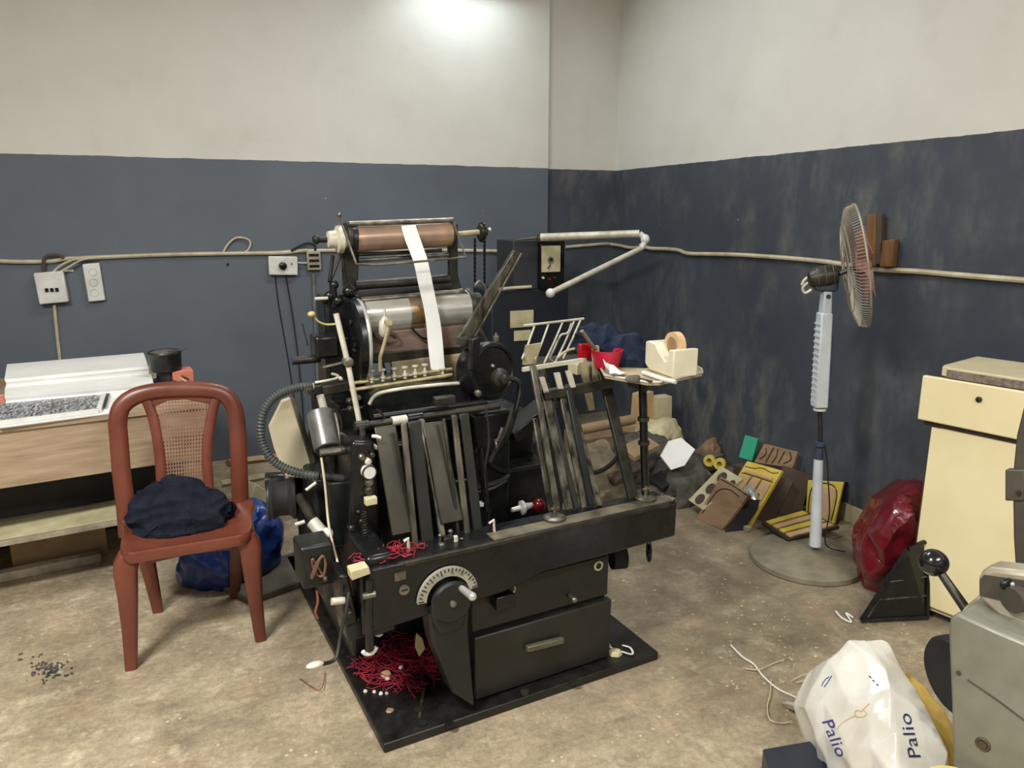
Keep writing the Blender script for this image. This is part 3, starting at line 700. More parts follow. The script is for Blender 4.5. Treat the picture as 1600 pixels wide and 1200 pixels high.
# control column with gauges
col = pt('control_column', MB().hexa([Y(545, 880, .2), Y(600, 872, .2), Y(600, 872, .2)+ey*.16, Y(545, 880, .2)+ey*.16],
                                     [Y(550, 690, .2), Y(585, 690, .2), Y(585, 690, .2)+ey*.16, Y(550, 690, .2)+ey*.16]), M['black'], .01)
pt('panel_plate', MB().slab([Y(*q, .27) for q in ((512, 755), (552, 752), (556, 850), (518, 856))], (0, .05, 0)), M['greenblack'], .005)
c = Y(577, 738, .185); g = pt('gauge', MB().lathe(c+ey*.02, -ey, [(0, .021), (.02, .021), (.024, .018)], 24), M['white'], parent=col, label='round white gauge')
pt('gauge_rim', MB().torus(c-ey*.003, ey, .020, .0025, 24, 6), M['dsteel'], parent=g)
for px, py, r_, m_ in ((578, 755, .013, 'steel'), (578, 768, .013, 'dsteel'), (576, 722, .010, 'ivorymetal'), (566, 715, .009, 'steel'), (583, 712, .008, 'dsteel')):
    c = Y(px, py, .185); pt('fitting', MB().lathe(c+ey*.02, -ey, [(0, r_), (.018, r_), (.022, r_*.6)], 14), M[m_], parent=col)
c = Y(579, 782, .18); pt('connector', MB().obox(c, ex*.017, ey*.012, ez*.011), M['label'], .002, parent=col)
c = Y(588, 682, .20); pt('small_tap', MB().tube([c-ex*.012+ez*.003, c, c+ex*.012-ez*.006], .005, 8), M['white'])
# coiled brake box at lower left
bx = Y(497, 885, .12)
bb = pt('switch_box', MB().obox(bx+ey*.05, ex*.045, ey*.05, ez*.062), M['greenblack'], .008)
pt('coiled_wires', MB().tube([V3((bx.x+.022*math.cos(t_*.9)*(1-.02*t_), -.002+bx.y-.004*(t_ % 3), bx.z+.03*math.sin(t_*1.3))) for t_ in range(14)], .0035, 6, sm=4), mat('brown_wire', (120, 84, 66), (90, 62, 50), .6), parent=bb, label='tangled brownish wires')
pt('copper_pipe', MB().tube([Y(*q, .14) for q in ((495, 922), (497, 940), (493, 955), (497, 966))], .004, 8, sm=3), mat('copper', (176, 120, 90), (140, 92, 68), .4, .6, 12))
# levers at the front left corner
pt('terminal_strip', MB().slab([Y(*q, -.01) for q in ((548, 893), (576, 885), (580, 897), (550, 908))], (0, .04, 0)), M['label'], .003, label='pale terminal strip')
pt('front_post', MB().tube([Y(578, 906, -.02), Y(576, 960, -.03), Y(578, 1014, -.02)], .012, 12), M['black'])
pt('pin', rod(Y(518, 940, .02), Y(538, 938, .02), .010), M['ivorymetal'])
pt('pin', MB().cyl(Y(566, 932, -.03), Y(586, 928, -.03), .009), M['steel'])
pt('gear_lever', MB().tube([Y(545, 925, .0), Y(540, 960, -.02), Y(533, 985, -.03), Y(526, 1025, -.06), Y(515, 1035, -.07), Y(503, 1037, -.08)], .005, 8, sm=3), M['dsteel'])
pt('lever_tip', MB().ball(Y(492, 1039, -.085), .012, 1.9, 1, .7), M['ivorymetal'], label='pale egg-shaped lever tip')
pt('latch_plate', MB().slab([Y(*q, .02) for q in ((538, 975), (578, 962), (580, 992), (545, 1006))], (0, .10, 0)), M['greenblack'], .006)
pt('latch_plate', MB().slab([Y(*q, .02) for q in ((530, 900), (545, 900), (562, 975), (540, 985))], (0, .10, 0)), M['black'], .006)
pt('white_roller', MB().tube([Y(*q, -.02) for q in ((567, 1018), (572, 1022), (582, 1020), (588, 1011))], .006, 8, sm=3), M['white'])
pt('white_roller', MB().lathe(Y(590, 987, .06), V3((.1, -1, .3)), [(0, .013), (.012, .013)], 16), M['white'])
# caster-like ring hanging at the right end of the beam and round foot behind
pt('hang_ring', MB().torus(Y(1014, 862, .1), V3((.8, -.5, 0)), .030, .007, 24, 8), M['black'])
pt('round_foot', MB().lathe(Y(955, 870, .2), V3((1, -.3, 0)), [(0, .045), (.05, .045)], 24), M['rubber'])
pt('inner_post', rod(Y(760, 800, .2), Y(752, 700, .25), .012), M['black'])
pt('inner_bracket', MB().slab([Y(*q, .2) for q in ((748, 786), (757, 786), (757, 792), (748, 792))], (0, .02, 0)), M['white'], .001)
pt('lower_shaft', rod(Y(640, 880, .3), Y(800, 850, .3), .02), M['black'])

# smaller fittings, springs, bolts and oil pipes added, some standing in for highlights
for px, py, yy, r_, m_ in ((756, 771, .30, .006, 'white'), (735, 692, .30, .007, 'steel'), (561, 622, .35, .008, 'steel'), (548, 628, .4, .010, 'dsteel'), (533, 592, .45, .006, 'ivorymetal'),
                           (556, 548, .52, .007, 'dsteel'), (558, 508, .52, .006, 'steel'), (549, 640, .36, .009, 'dsteel'), (566, 700, .24, .008, 'steel'), (588, 700, .22, .007, 'ivorymetal'),
                           (560, 800, .2, .006, 'steel'), (565, 815, .2, .008, 'dsteel'), (550, 826, .2, .010, 'dsteel'), (526, 880, .14, .008, 'dsteel'), (548, 960, .0, .009, 'dsteel'), (509, 905, .1, .007, 'steel')):
    c = Y(px, py, yy); pt('bolt', MB().lathe(c+ey*.02, -ey, [(0, r_), (.020, r_), (.024, r_*.6)], 12), M[m_])
def spring(a, b, R_, r_, turns):
    a, b = V3(a), V3(b); u_, v_ = orth(b-a); n_ = turns*10
    return MB().tube([a+(b-a)*(i/n_)+(u_*math.cos(i*.6283)+v_*math.sin(i*.6283))*R_ for i in range(n_+1)], r_, 5)
pt('coil_spring', spring(Y(720, 725, .20), Y(726, 795, .19), .006, .0016, 14), M['steel'])
pt('coil_spring', spring(Y(571, 842, .16), Y(568, 800, .17), .007, .0018, 10), M['dsteel'])
pt('silver_link', MB().torus(Y(775, 694, .21), V3((1, -.4, .2)), .014, .004, 20, 6), M['steel'])
pt('silver_link', MB().tube([Y(785, 668, .21), Y(780, 682, .21), Y(776, 690, .21)], .0045, 8), M['steel'])
pt('oil_pipe', MB().tube([Y(*q, .30) for q in ((588, 640), (600, 652), (603, 690), (598, 740), (606, 800), (603, 850))], .0035, 8, sm=4), M['dsteel'])
pt('oil_pipe', MB().tube([Y(*q, .20) for q in ((760, 640), (764, 690), (757, 740), (764, 800), (760, 830))], .004, 8, sm=4), M['dsteel'])
pt('oil_pipe', MB().tube([Y(*q, .34) for q in ((520, 640), (532, 652), (536, 680), (545, 690))], .004, 8, sm=4), M['greenblack'])
pt('curved_arm', MB().tube([Y(*q, .30) for q in ((745, 762), (770, 756), (788, 748), (796, 742))], lambda t: .012-.005*t, 10, sm=4), M['greenblack'])
pt('curved_arm', MB().tube([Y(*q, .32) for q in ((740, 702), (756, 716), (770, 730), (788, 738))], .010, 10, sm=4), M['black'])
pt('side_arm', MB().slab([Y(*q, .34) for q in ((738, 530), (752, 526), (748, 575), (736, 580))], (0, .03, 0)), M['black'], .004)
pt('gear_cover', MB().slab([Y(*q, .56) for q in ((728, 515), (752, 528), (745, 600), (726, 600))], (0, .06, 0)), M['dsteel'], .004)
pt('hook_rod', MB().tube([Y(*q, .56) for q in ((590, 556), (596, 560), (600, 572), (603, 584))], .004, 8, sm=3), M['dsteel'])
pt('foot_clamp', MB().obox(Y(700, 846, .07), ex*.016, ey*.012, ez*.016), M['dsteel'], .003)
pt('foot_clamp', MB().obox(Y(690, 860, .05), ex*.008, ey*.008, ez*.022), M['steel'], .002)
pt('foot_clamp', MB().obox(Y(712, 850, .06), ex*.006, ey*.006, ez*.026), M['ivorymetal'], .002)
pt('screw_pin', MB().tube([Y(764, 818, .06), Y(771, 812, .06), Y(773, 832, .06)], .004, 8), M['ivorymetal'])
pt('screw_pin', MB().tube([Y(631, 846, .05), Y(637, 841, .05), Y(639, 862, .05)], .005, 8), M['ivorymetal'])
# ---- things lying on the press
def wt(name, mb, m, label, cat, group=None, kind=None, bevel=0, local=True, ang=35):
    """a top-level thing of one mesh given in press-local (local) or world coordinates"""
    if local: bmesh.ops.transform(mb.bm, matrix=M0, verts=mb.bm.verts[:])
    return tag(mb.build(name, m, None, bevel, ang, True), label, cat, group, kind)
wt('paper_web', web, M['paper'], 'narrow white paper web running down over the rollers', 'paper strip')
def threads(cx, cy, cz, rx, ry_, n, h, seed, L=.12):
    rn = random.Random(seed); m = MB()
    for i in range(n):
        a = rn.random()*6.28; r_ = math.sqrt(rn.random()); x, y = cx+rx*r_*math.cos(a), cy+ry_*r_*math.sin(a)
        z = cz+.003+rn.random()*h*(1-r_*.8); t = rn.random()*6.28; l = L*(.4+rn.random()*.6)
        c_, s_ = math.cos(t), math.sin(t); k = (rn.random()-.5)*.06
        pts = []
        for j in range(5):
            u_ = (j/4-.5)*l; pts.append((x+c_*u_-s_*k*(1-(2*j/4-1)**2), y+s_*u_+c_*k*(1-(2*j/4-1)**2), max(cz+.002, z+(rn.random()-.5)*.02)))
        m.tube(pts, .0015, 4)
    return m
tc = Z(625, 1040, .03)
wt('red_threads', threads(tc.x, tc.y+.03, .03, .13, .17, 420, .10, 3), M['redthread'], 'tangle of crimson threads on the left end of the base plate', 'threads', kind='stuff')
tc2 = Z(600, 874, .577)
wt('red_threads', threads(tc2.x+.02, .06, .578, .09, .04, 60, .02, 5, .08), M['redthread'], 'crimson threads lying on the left end of the feed beam', 'threads', kind='stuff')
# litter on the plate
def blob(px, py, z, r_, m_, name, lab, cat, flat=.4, seed=1, group=None, loc=True):
    c = Z(px, py, z) if loc else W(px, py, z=z)
    rn = random.Random(seed)
    P = [c+V3((r_*math.cos(a)*(0.7+.5*rn.random()), r_*math.sin(a)*(.7+.5*rn.random()), 0)) for a in [k*.9 for k in range(7)]]
    P2 = [p.lerp(c, .3)+ez*r_*flat*(1+rn.random()) for p in P]
    return wt(name, MB().hexa(P, P2), M[m_], lab, cat, group=group, local=loc, bevel=r_*.12)
blob(604, 1056, .05, .022, 'peach', 'crumpled_wrapper', 'tan crumpled scrap among the red threads', 'scrap')
bch = wt('paper_chip', MB().slab([Y(650, 990, .16), Y(660, 998, .16), Y(664, 1014, .16), Y(655, 1026, .16), Y(648, 1010, .16)], (.002, .004, 0)), M['label'], 'cream paper tag standing in the red threads', 'paper tag')
blob(609, 1111, .03, .014, 'copper', 'bottle_cap', 'small orange-brown cap on the base plate', 'cap', .25, 2)
for i, (px, py, lab) in enumerate(((571, 1081, 'leftmost'), (585, 1082, 'second from left'), (595, 1085, 'third from left'), (604, 1084, 'rightmost'))):
    blob(px, py, .03, .007, 'white', 'paper_pellet', lab+' of the four tiny white pellets in a row on the base plate', 'pellet', .6, i, 'white pellets on the base plate')
blob(606, 1061, .055, .009, 'white', 'white_scrap', 'white scrap beside the tan crumpled scrap', 'scrap', .5, 9)
blob(626, 1044, .07, .008, 'white', 'white_scrap', 'white scrap on top of the red threads', 'scrap', .5, 10)
bx_ = Z(656, 1100, .032)
wt('metal_strip', MB().tube([Z(662, 1078, .036), Z(659, 1095, .033), Z(655, 1122, .033)], .004, 6, flat=.4), M['barsteel'], 'thin grey strip lying on the base plate by the red threads', 'strip')
# scraps at the right end of the plate
blob(962, 1022, .03, .03, 'label', 'crumpled_wrapper', 'crumpled cream scrap right of the press drawer', 'scrap', .3, 21)
wt('paper_ribbon', MB().tube([Z(*q, .036) for q in ((948, 1000), (955, 1012), (972, 1018), (988, 1022), (985, 1012), (972, 1008))], .004, 6, sm=4, flat=.4), M['white'], 'curled white ribbon of paper right of the press drawer', 'paper ribbon')
wt('paper_ribbon', MB().tube([Z(*q, .034) for q in ((952, 1006), (944, 1022), (938, 1028))], .004, 6, sm=4, flat=.4), M['white'], 'short white ribbon of paper against the press drawer', 'paper ribbon')

# ================================================================== tray beside the press
def rim(pts, z, r_=.004): return None
tz = ptp.z+.018
tq = [Z(*q, tz) for q in ((945, 592), (1012, 603), (1030, 603), (1097, 588), (1096, 582), (1078, 572), (975, 558), (930, 566))]
trm = MB().slab(tq, (0, 0, .010)); bmesh.ops.transform(trm.bm, matrix=M0, verts=trm.bm.verts[:])
tq_w = [M0 @ p for p in tq]; tcw = sum(tq_w, V3())/len(tq_w)
tray = thing('side_tray', 'cream side tray held out on the black post of the press', 'tray', (tcw.x, tcw.y, tz))
trm.build('tray_board', M['creamboard'], tray, .003, W2=True)
rmm = MB().tube([p+ez*.012 for p in tq_w], .0042, 8, True); rmm.build('tray_rim', M['ivorymetal'], tray, W2=True)
TZ = tz+.011
def TP(px, py, dz=0): return W(px, py, z=TZ+dz)
# tape dispenser
td0, td1 = TP(1007, 576), TP(1051, 591)
dirv = (td1-td0).normalized(); side = V3((-dirv.y, dirv.x, 0)); Ld = (td1-td0).length; Wd = (TP(1075, 584)-TP(1051, 591)).length
disp = thing('tape_dispenser', 'cream desk tape dispenser with a roll of tan tape', 'tape dispenser', td0)
def dp(a, h): return td0+dirv*a+ez*h
profd = [(0, .02), (0, .095), (.12, .10), (.34, .096), (.50, .070), (.72, .046), (.80, .052), (.82, .088), (1.0, .092), (1.0, 0), (.2, 0), (.08, .01)]
dm = MB().slab([dp(a*Ld, h) for a, h in profd], side*Wd); dm.build('body', mat('cream_dispenser_plastic', (226, 220, 196), (214, 206, 180), .4), disp, .004, W2=True)
rc = dp(Ld*.62, .095)+side*Wd*.5
tr_ = MB().lathe(rc-side*.013, side, [(0, .028), (0, .044), (.026, .044), (.026, .028), (0, .028)], 32).build('tape_roll', M['tape'], disp, W2=True)
MB().lathe(rc-side*.012, side, [(0, .008), (0, .026), (.024, .026), (.024, .008), (0, .008)], 24).build('core', mat('grey_green_core', (110, 128, 118), None, .5), tr_, W2=True)
# second dispenser end on the right
wt('white_pen', MB().tube([TP(1005, 582, .008), TP(1040, 594, .008), TP(1056, 597, .008)], .007, 10), M['white'], 'white tube lying in front of the tape dispenser', 'tube', local=False)
wt('steel_pen', MB().tube([TP(985, 588, .006), TP(1018, 596, .006)], .005, 8), M['steel'], 'short steel tool on the front edge of the tray', 'tool', local=False)
wt('crumpled_tissue', hullpts([TP(*q) for q in ((950, 585), (972, 588), (975, 580), (955, 574))]+[TP(962, 582, .022), TP(955, 580, .02)], 2, .003, 30, 4), M['paper'], 'crumpled white tissue at the left end of the tray', 'tissue', local=False)
blob(990, 594, TZ, .03, 'sack', 'grease_rag', 'brown-grey rag on the tray by the post', 'rag', .3, 33, loc=False)
base = TP(990, 570)+V3((.0, .02, 0)); cpt = [base+V3(v) for v in ((-.04, -.05, 0), (.08, -.08, 0), (.10, .03, 0), (-.16, .13, .03), (-.05, .02, .09), (.04, .0, .09), (-.04, .08, .13), (.08, -.02, .04), (-.15, .12, .12), (-.02, -.04, .05))]
wt('navy_cloth', hullpts(cpt, 5, .012, 12, 2, sm=.1, soft=.1, fold=.020, foldsc=16), M['navy2'], 'crumpled dark blue cloth heaped on the tray', 'cloth', local=False)
bw = TP(948, 574); rb = MB().lathe(bw, ez, [(0, .040), (.03, .048), (.062, .055), (.062, .051), (.03, .044), (.008, .036), (.008, 0)], 32)
wt('red_bowl', rb, M['pinkred'], 'crimson plastic bowl under the dark blue cloth', 'bowl', local=False)
rc2 = Y(914, 549, .34)
wt('red_pouch', MB().obox(rc2, ex*.026, ey*.01, ez*.028), M['red'], 'small bright red packet on the press feeder', 'packet', bevel=.004)
wt('cream_box', MB().obox(Y(908, 574, .36), ex*.038, ey*.03, ez*.02), M['label'], 'cream block under the bright red packet', 'box', bevel=.004)

# ================================================================== plastic chair with the jacket
ch = thing('plastic_chair', 'brick-brown moulded plastic chair with a woven-look back panel', 'chair', (-.074, 2.74, 0))
FL, FR, RL, RR_ = V3((-.286, 2.557, 0)), V3((.133, 2.563, 0)), V3((-.212, 2.945, 0)), V3((.068, 2.945, 0))
SZ = .43
sc_ = [V3((-.262, 2.545, SZ)), V3((-.16, 2.53, SZ)), (V3((.02, 2.53, SZ))), V3((.125, 2.55, SZ)), V3((.145, 2.72, SZ)), V3((.13, 2.90, SZ)), V3((-.25, 2.90, SZ)), V3((-.275, 2.72, SZ))]
ctr = sum(sc_, V3())/8
st = MB(); rr = []
sp2 = smooth(sc_, 4, True)
for k_, dz in ((1.0, -.034), (1.015, -.02), (1.01, -.004), (.985, .004), (.93, .002), (.7, -.008), (.3, -.014), (.02, -.015)):
    rr.append([st.bm.verts.new(V3((ctr.x+(p.x-ctr.x)*k_, ctr.y+(p.y-ctr.y)*k_, SZ+dz))) for p in sp2])
rr.insert(0, [st.bm.verts.new(V3((ctr.x+(p.x-ctr.x)*.96, ctr.y+(p.y-ctr.y)*.96, SZ-.034))) for p in sp2])
rr.insert(0, [st.bm.verts.new(V3((ctr.x+(p.x-ctr.x)*.02, ctr.y+(p.y-ctr.y)*.02, SZ-.026))) for p in sp2])
st.skin(rr); st.build('seat', M['chair'], ch, W2=True, ang=60)
ap = MB()
ap.slab([V3((-.235, 2.552, SZ-.008)), V3((.10, 2.552, SZ-.008)), V3((.06, 2.556, SZ-.055)), V3((-.07, 2.558, SZ-.048)), V3((-.20, 2.556, SZ-.058))], (0, .012, 0))
ap.build('front_apron', M['chair'], ch, .004, W2=True)
for sgn, x_ in ((-1, -.262), (1, .128)):
    MB().slab([V3((x_, 2.58, SZ-.01)), V3((x_, 2.88, SZ-.01)), V3((x_+sgn*-.0, 2.82, SZ-.055)), V3((x_, 2.64, SZ-.055))], (.010, 0, 0)).build('side_apron', M['chair'], ch, .003, W2=True)
def chleg(top, foot, outx, outy):
    m = MB(); rg_ = []
    for t, hw, bul in ((0, .044, 0), (.06, .046, .012), (.16, .043, .016), (.35, .037, .010), (.65, .029, .004), (1, .023, 0)):
        c = top.lerp(foot, t)+V3((outx*bul, outy*bul*.6, 0)); sx, sy = hw*.85, hw*.72
        L_ = []
        for i in range(16):
            a = 2*math.pi*i/16; cx_, cy_ = math.cos(a), math.sin(a)
            L_.append(m.bm.verts.new(c+V3((math.copysign(abs(cx_)**.55, cx_)*sx, math.copysign(abs(cy_)**.55, cy_)*sy, 0))))
        rg_.append(L_)
    m.skin(rg_); return m.build('leg', M['chair'], ch, W2=True, ang=50)
chleg(V3((-.245, 2.585, SZ-.012)), FL+V3((0, .015, 0)), -1, -1); chleg(V3((.105, 2.585, SZ-.012)), FR+V3((0, .015, 0)), 1, -1)
chleg(V3((-.225, 2.87, SZ-.012)), RL, -1, 1); chleg(V3((.10, 2.87, SZ-.012)), RR_, 1, 1)
bp0 = V3((0, 2.875, SZ)); bn = V3((0, -math.cos(R(12)), math.sin(R(12)))).normalized()
def BK(px, py, d=0): return WP(px, py, bp0, bn)+bn*d
arch = [BK(*q) for q in ((200, 838), (196, 790), (190, 740), (186, 690), (184, 660), (190, 636), (210, 620), (240, 612), (275, 609), (315, 609), (342, 613), (360, 626), (369, 652), (372, 690), (374, 740), (376, 790), (378, 826))]
MB().tube(arch, lambda t: .019, 16, sm=4, flat=1.65).build('back_frame', M['chair'], ch, W2=True, ang=60)
hd = MB()
for q in (((232, 620), (242, 660), (249, 705), (253, 760), (256, 800)), ((334, 620), (328, 660), (324, 705), (326, 760), (330, 795))):
    hd.tube([BK(*p) for p in q], .017, 12, sm=4, flat=.4)
sl1 = MB().tube([BK(*p) for p in ((228, 622), (240, 655), (249, 705), (253, 760), (256, 800))], .0085, 12, sm=4, flat=2.2).build('back_slat', M['chair'], ch, W2=True, ang=60)
MB().tube([BK(*p) for p in ((338, 622), (329, 655), (323, 705), (326, 760), (330, 795))], .0085, 12, sm=4, flat=2.2).build('back_slat', M['chair'], ch, W2=True, ang=60)
hd.bm.free()
MB().slab([BK(*q, -.006) for q in ((222, 620), (250, 612), (320, 610), (340, 618), (330, 632), (290, 624), (262, 626), (240, 636))], -bn*-.010).build('top_web', M['chair'], ch, .003, W2=True)
# woven panel: a real lattice
lat = MB(); TL, TR, BR_, BL_ = BK(243, 624), BK(330, 620), BK(323, 790), BK(260, 800)
nx, ny = 17, 30
for i in range(nx+1):
    t = i/nx; a = TL.lerp(TR, t); b = BL_.lerp(BR_, t); u_ = (TR-TL).normalized()*.0026; d_ = bn*.0022
    lat.hexa([a-u_-d_, a+u_-d_, a+u_+d_, a-u_+d_], [b-u_-d_, b+u_-d_, b+u_+d_, b-u_+d_])
for j in range(ny+1):
    t = j/ny; a = TL.lerp(BL_, t); b = TR.lerp(BR_, t); u_ = (BL_-TL).normalized()*.0026; d_ = bn*.0018
    lat.hexa([a-u_-d_, a+u_-d_, a+u_+d_, a-u_+d_], [b-u_-d_, b+u_-d_, b+u_+d_, b-u_+d_])
lat.build('woven_panel', mat('faded_brown_plastic', (140, 106, 84), (116, 84, 66), .5), ch, W2=True)
def SP(px, py, z): return W(px, py, z=z)
sz_ = SZ-.006
jp = [SP(207, 835, sz_), SP(250, 838, sz_), SP(300, 836, sz_), SP(340, 822, sz_), SP(366, 800, sz_+.03), SP(352, 795, sz_), SP(205, 815, sz_), SP(335, 775, .50), SP(355, 790, .47),
      V3((-.20, 2.83, sz_)), V3((.07, 2.84, sz_)), SP(212, 790, .50), SP(230, 762, .54), SP(258, 750, .56), SP(285, 748, .56), SP(310, 755, .54), SP(208, 812, .47), V3((-.10, 2.80, .55))]
tag(hullpts(jp, 5, .008, 7, 1, sm=.12, soft=.1, fold=.024, foldsc=15, squash=(.5, 1, 1.6)).build('folded_jacket', M['navy'], None, W2=True), 'crumpled dark navy jacket on the seat of the plastic chair', 'jacket')

# ================================================================== work table at the left with paper
TZ2 = .74; ta = R(7); tU = V3((math.cos(ta), math.sin(ta), 0)); tV = V3((-math.sin(ta), math.cos(ta), 0))
TR0 = V3((.03, 3.245, 0)); TLg = 1.7; TDp = 1.0
tb = thing('work_table', 'long wood-look work table with a deep apron and lower shelf', 'table', TR0-tU*TLg, ta)
def tloc(m, name, mt, bev=0, par=tb): return m.build(name, mt, par, bev)
tt = tloc(MB().box(0, TLg, -.01, TDp, TZ2-.02, TZ2), 'tabletop', M['wood'], .002)
tloc(MB().box(0, TLg, 0, .022, .505, TZ2-.02), 'front_apron', M['wood'], .002)
tloc(MB().box(TLg-.02, TLg, .022, TDp, .505, TZ2-.02), 'side_apron', M['wood'], .002)
tloc(MB().box(.03, TLg-.10, .04, TDp-.05, .262, .282), 'lower_shelf', M['shelf'], .002)
tloc(MB().box(.02, TLg-.11, .30, .31, .285, .52), 'shelf_backboard', M['darkwood'])
for x_, y_ in ((.05, .05), (TLg-.12, .30), (.05, TDp-.09), (TLg-.12, TDp-.09)):
    tloc(MB().box(x_, x_+.04, y_, y_+.04, 0, TZ2-.02), 'leg', M['darkwood'], .002)
def TT(px, py, z): return W(px, py, z=z)
# packs of big sheets
def sheet_stack(name, q, z0, h, label, skew=0, m_='paper', cat='paper stack'):
    P = [TT(a, b, z0+h) for a, b in q]; P = [p-ez*h for p in P]
    m = MB(); k = max(2, int(h/.006)); rn = random.Random(int(z0*999)); rgs = []
    for i in range(k+1):
        o_ = V3(((rn.random()-.5)*.006, (rn.random()-.5)*.006, 0))
        rgs.append([m.bm.verts.new(p+o_+ez*h*i/k) for p in P])
    m.skin(rgs); return tag(m.build(name, M[m_], None, 0, 10, True), label, cat)
sheet_stack('paper_stack', ((8, 593), (232, 572), (225, 551), (12, 569)), TZ2, .075, 'tallest stack of large white sheets at the back of the work table')
sheet_stack('paper_stack', ((8, 622), (240, 601), (237, 584), (8, 605)), TZ2, .040, 'lower stack of white sheets in front of the tallest paper stack')
sheet_stack('paper_sheets', ((0, 667), (172, 645), (200, 600), (-60, 622)), TZ2, .008, 'flat white sheets under the printed forme on the table front')
fz = TZ2+.009
fq = [TT(*q, fz+.012) for q in ((-40, 664), (154, 640), (166, 606), (-30, 622))]
fq = [p-ez*.012 for p in fq]
def grid_mat():
    t = NT('grey_type_forme'); b = t.b; v = t.coord()
    mp = t.n('ShaderNodeMapping'); mp.inputs['Rotation'].default_value = (0, 0, R(-7)); mp.inputs['Scale'].default_value = (190, 46, 1); t.l(v, mp.inputs[0])
    vo = t.n('ShaderNodeTexVoronoi'); vo.inputs['Scale'].default_value = 1; t.l(mp.outputs[0], vo.inputs['Vector'])
    t.l(t.ramp(vo.outputs['Color'], [(.15, (66, 68, 72)), (.45, (140, 142, 144)), (.8, (196, 197, 198))]), b.inputs['Base Color'])
    b.inputs['Roughness'].default_value = .45; b.inputs['Metallic'].default_value = .3; return t.m
fo = thing('type_forme', 'flat grey forme of fine metal rows in a white frame', 'printing forme', fq[0])
MB().slab(fq, (0, 0, .010)).build('forme_bed', grid_mat(), fo, .001, W2=True)
edge_ = fq+[fq[0]]
for a, b in zip(edge_, edge_[1:]):
    MB().obox((a+b)/2+ez*.008, (b-a)/2, (b-a).normalized().cross(ez)*.009, ez*.008).build('frame_strip', M['white'], fo, .001, W2=True)
a, b = TT(58, 646, fz+.03), TT(122, 625, fz+.03)
wt('palette_knife', MB().tube([a, a.lerp(b, .5), b], .0035, 6, flat=.5), M['steel'], 'thin steel palette knife lying across the grey forme', 'knife', local=False)
a, b = TT(163, 636, fz+.01), TT(171, 608, fz+.01)
wt('steel_ruler', MB().obox((a+b)/2, (b-a)/2, (b-a).normalized().cross(ez)*.005, ez*.002), M['dsteel'], 'slim dark rule beside the right end of the grey forme', 'rule', local=False)
# salmon foam blocks
a = TT(287, 598, TZ2)
wt('foam_block', MB().obox(a+V3((-.005, .03, .030)), tU*.045, tV*.05, ez*.030), M['pink'], 'salmon pink block behind the black tin, at the table end', 'block', local=False, bevel=.003)
a = TT(0, 628, TZ2+.02)
wt('foam_block', MB().obox(a+V3((-.03, .02, -.002)), tU*.05, tV*.03, ez*.017), M['pink'], 'salmon pink block at the left end of the grey forme', 'block', local=False, bevel=.003)
# ink tin with lid and scraper
ic = TT(262, 598, TZ2)
it = thing('ink_tin', 'ink-caked black tin with a spatula on the table end', 'ink tin', ic)
MB().lathe(ic, ez, [(0, .030), (0, .066), (.010, .070), (.018, .066), (.022, .045), (.055, .043), (.058, .060), (.062, .067), (.135, .070), (.142, .073), (.150, .070), (.146, .060), (.138, .03)], 32).build('tin_body', M['ink'], it, W2=True)
MB().lathe(ic+ez*.146, ez, [(0, .062), (.004, .045), (.002, .01)], 24).build('dried_ink', M['sack'], it, W2=True)
MB().obox(ic+V3((.055, -.02, .152)), V3((.04, .01, .004)), V3((-.003, .012, 0)), ez*.002).build('spatula', M['steel'], it, W2=True)
MB().tube([ic+V3((.03, -.03, .06)), ic+V3((.09, -.06, .02))], .006, 8, flat=.5).build('tool_handle', M['dsteel'], it, W2=True)
MB().tube([ic+V3((.02, -.02, .045)), ic+V3((.085, -.075, .012))], .004, 8).build('tool_handle', M['ivorymetal'], it, W2=True)
# carton and scrap under the table
cb = W(85, 905, z=0); 
def tbx(x0, x1, y0, y1, z0, z1): return MB().box(x0, x1, y0, y1, z0, z1)
def inT(mb): bmesh.ops.transform(mb.bm, matrix=Matrix.Translation(tb.location) @ Matrix.Rotation(ta, 4, 'Z'), verts=mb.bm.verts[:]); return mb
Tm = (Matrix.Translation(tb.location) @ Matrix.Rotation(ta, 4, 'Z')).inverted()
c1 = Tm @ W(88, 880, z=.03)
wt('flat_carton', inT(tbx(c1.x-.16, c1.x+.20, c1.y+.05, c1.y+.09, 0, .17)), M['carton'], 'brown flat carton standing in the dark under the work table', 'carton', local=False, bevel=.003)
wt('board_offcut', inT(tbx(c1.x-.22, c1.x+.17, c1.y-.02, c1.y+.03, 0, .04)), M['shelf'], 'pale board offcut on the floor in front of the flat carton', 'board', local=False, bevel=.003)
wt('board_offcut', inT(tbx(.2, 1.5, .7, .73, 0, .25)), M['darkwood'], 'dark board standing far back under the work table', 'board', local=False, bevel=.003)
sh = [V3((TLg-.85, .06, .283)), V3((TLg-.20, .055, .283)), V3((TLg-.18, .25, .30)), V3((TLg-.8, .25, .283))]
shm = MB().slab(sh, (0, 0, .004)); wt('loose_sheet', inT(shm), M['label'], 'curled off-white sheet along the shelf edge of the table', 'sheet', local=False)
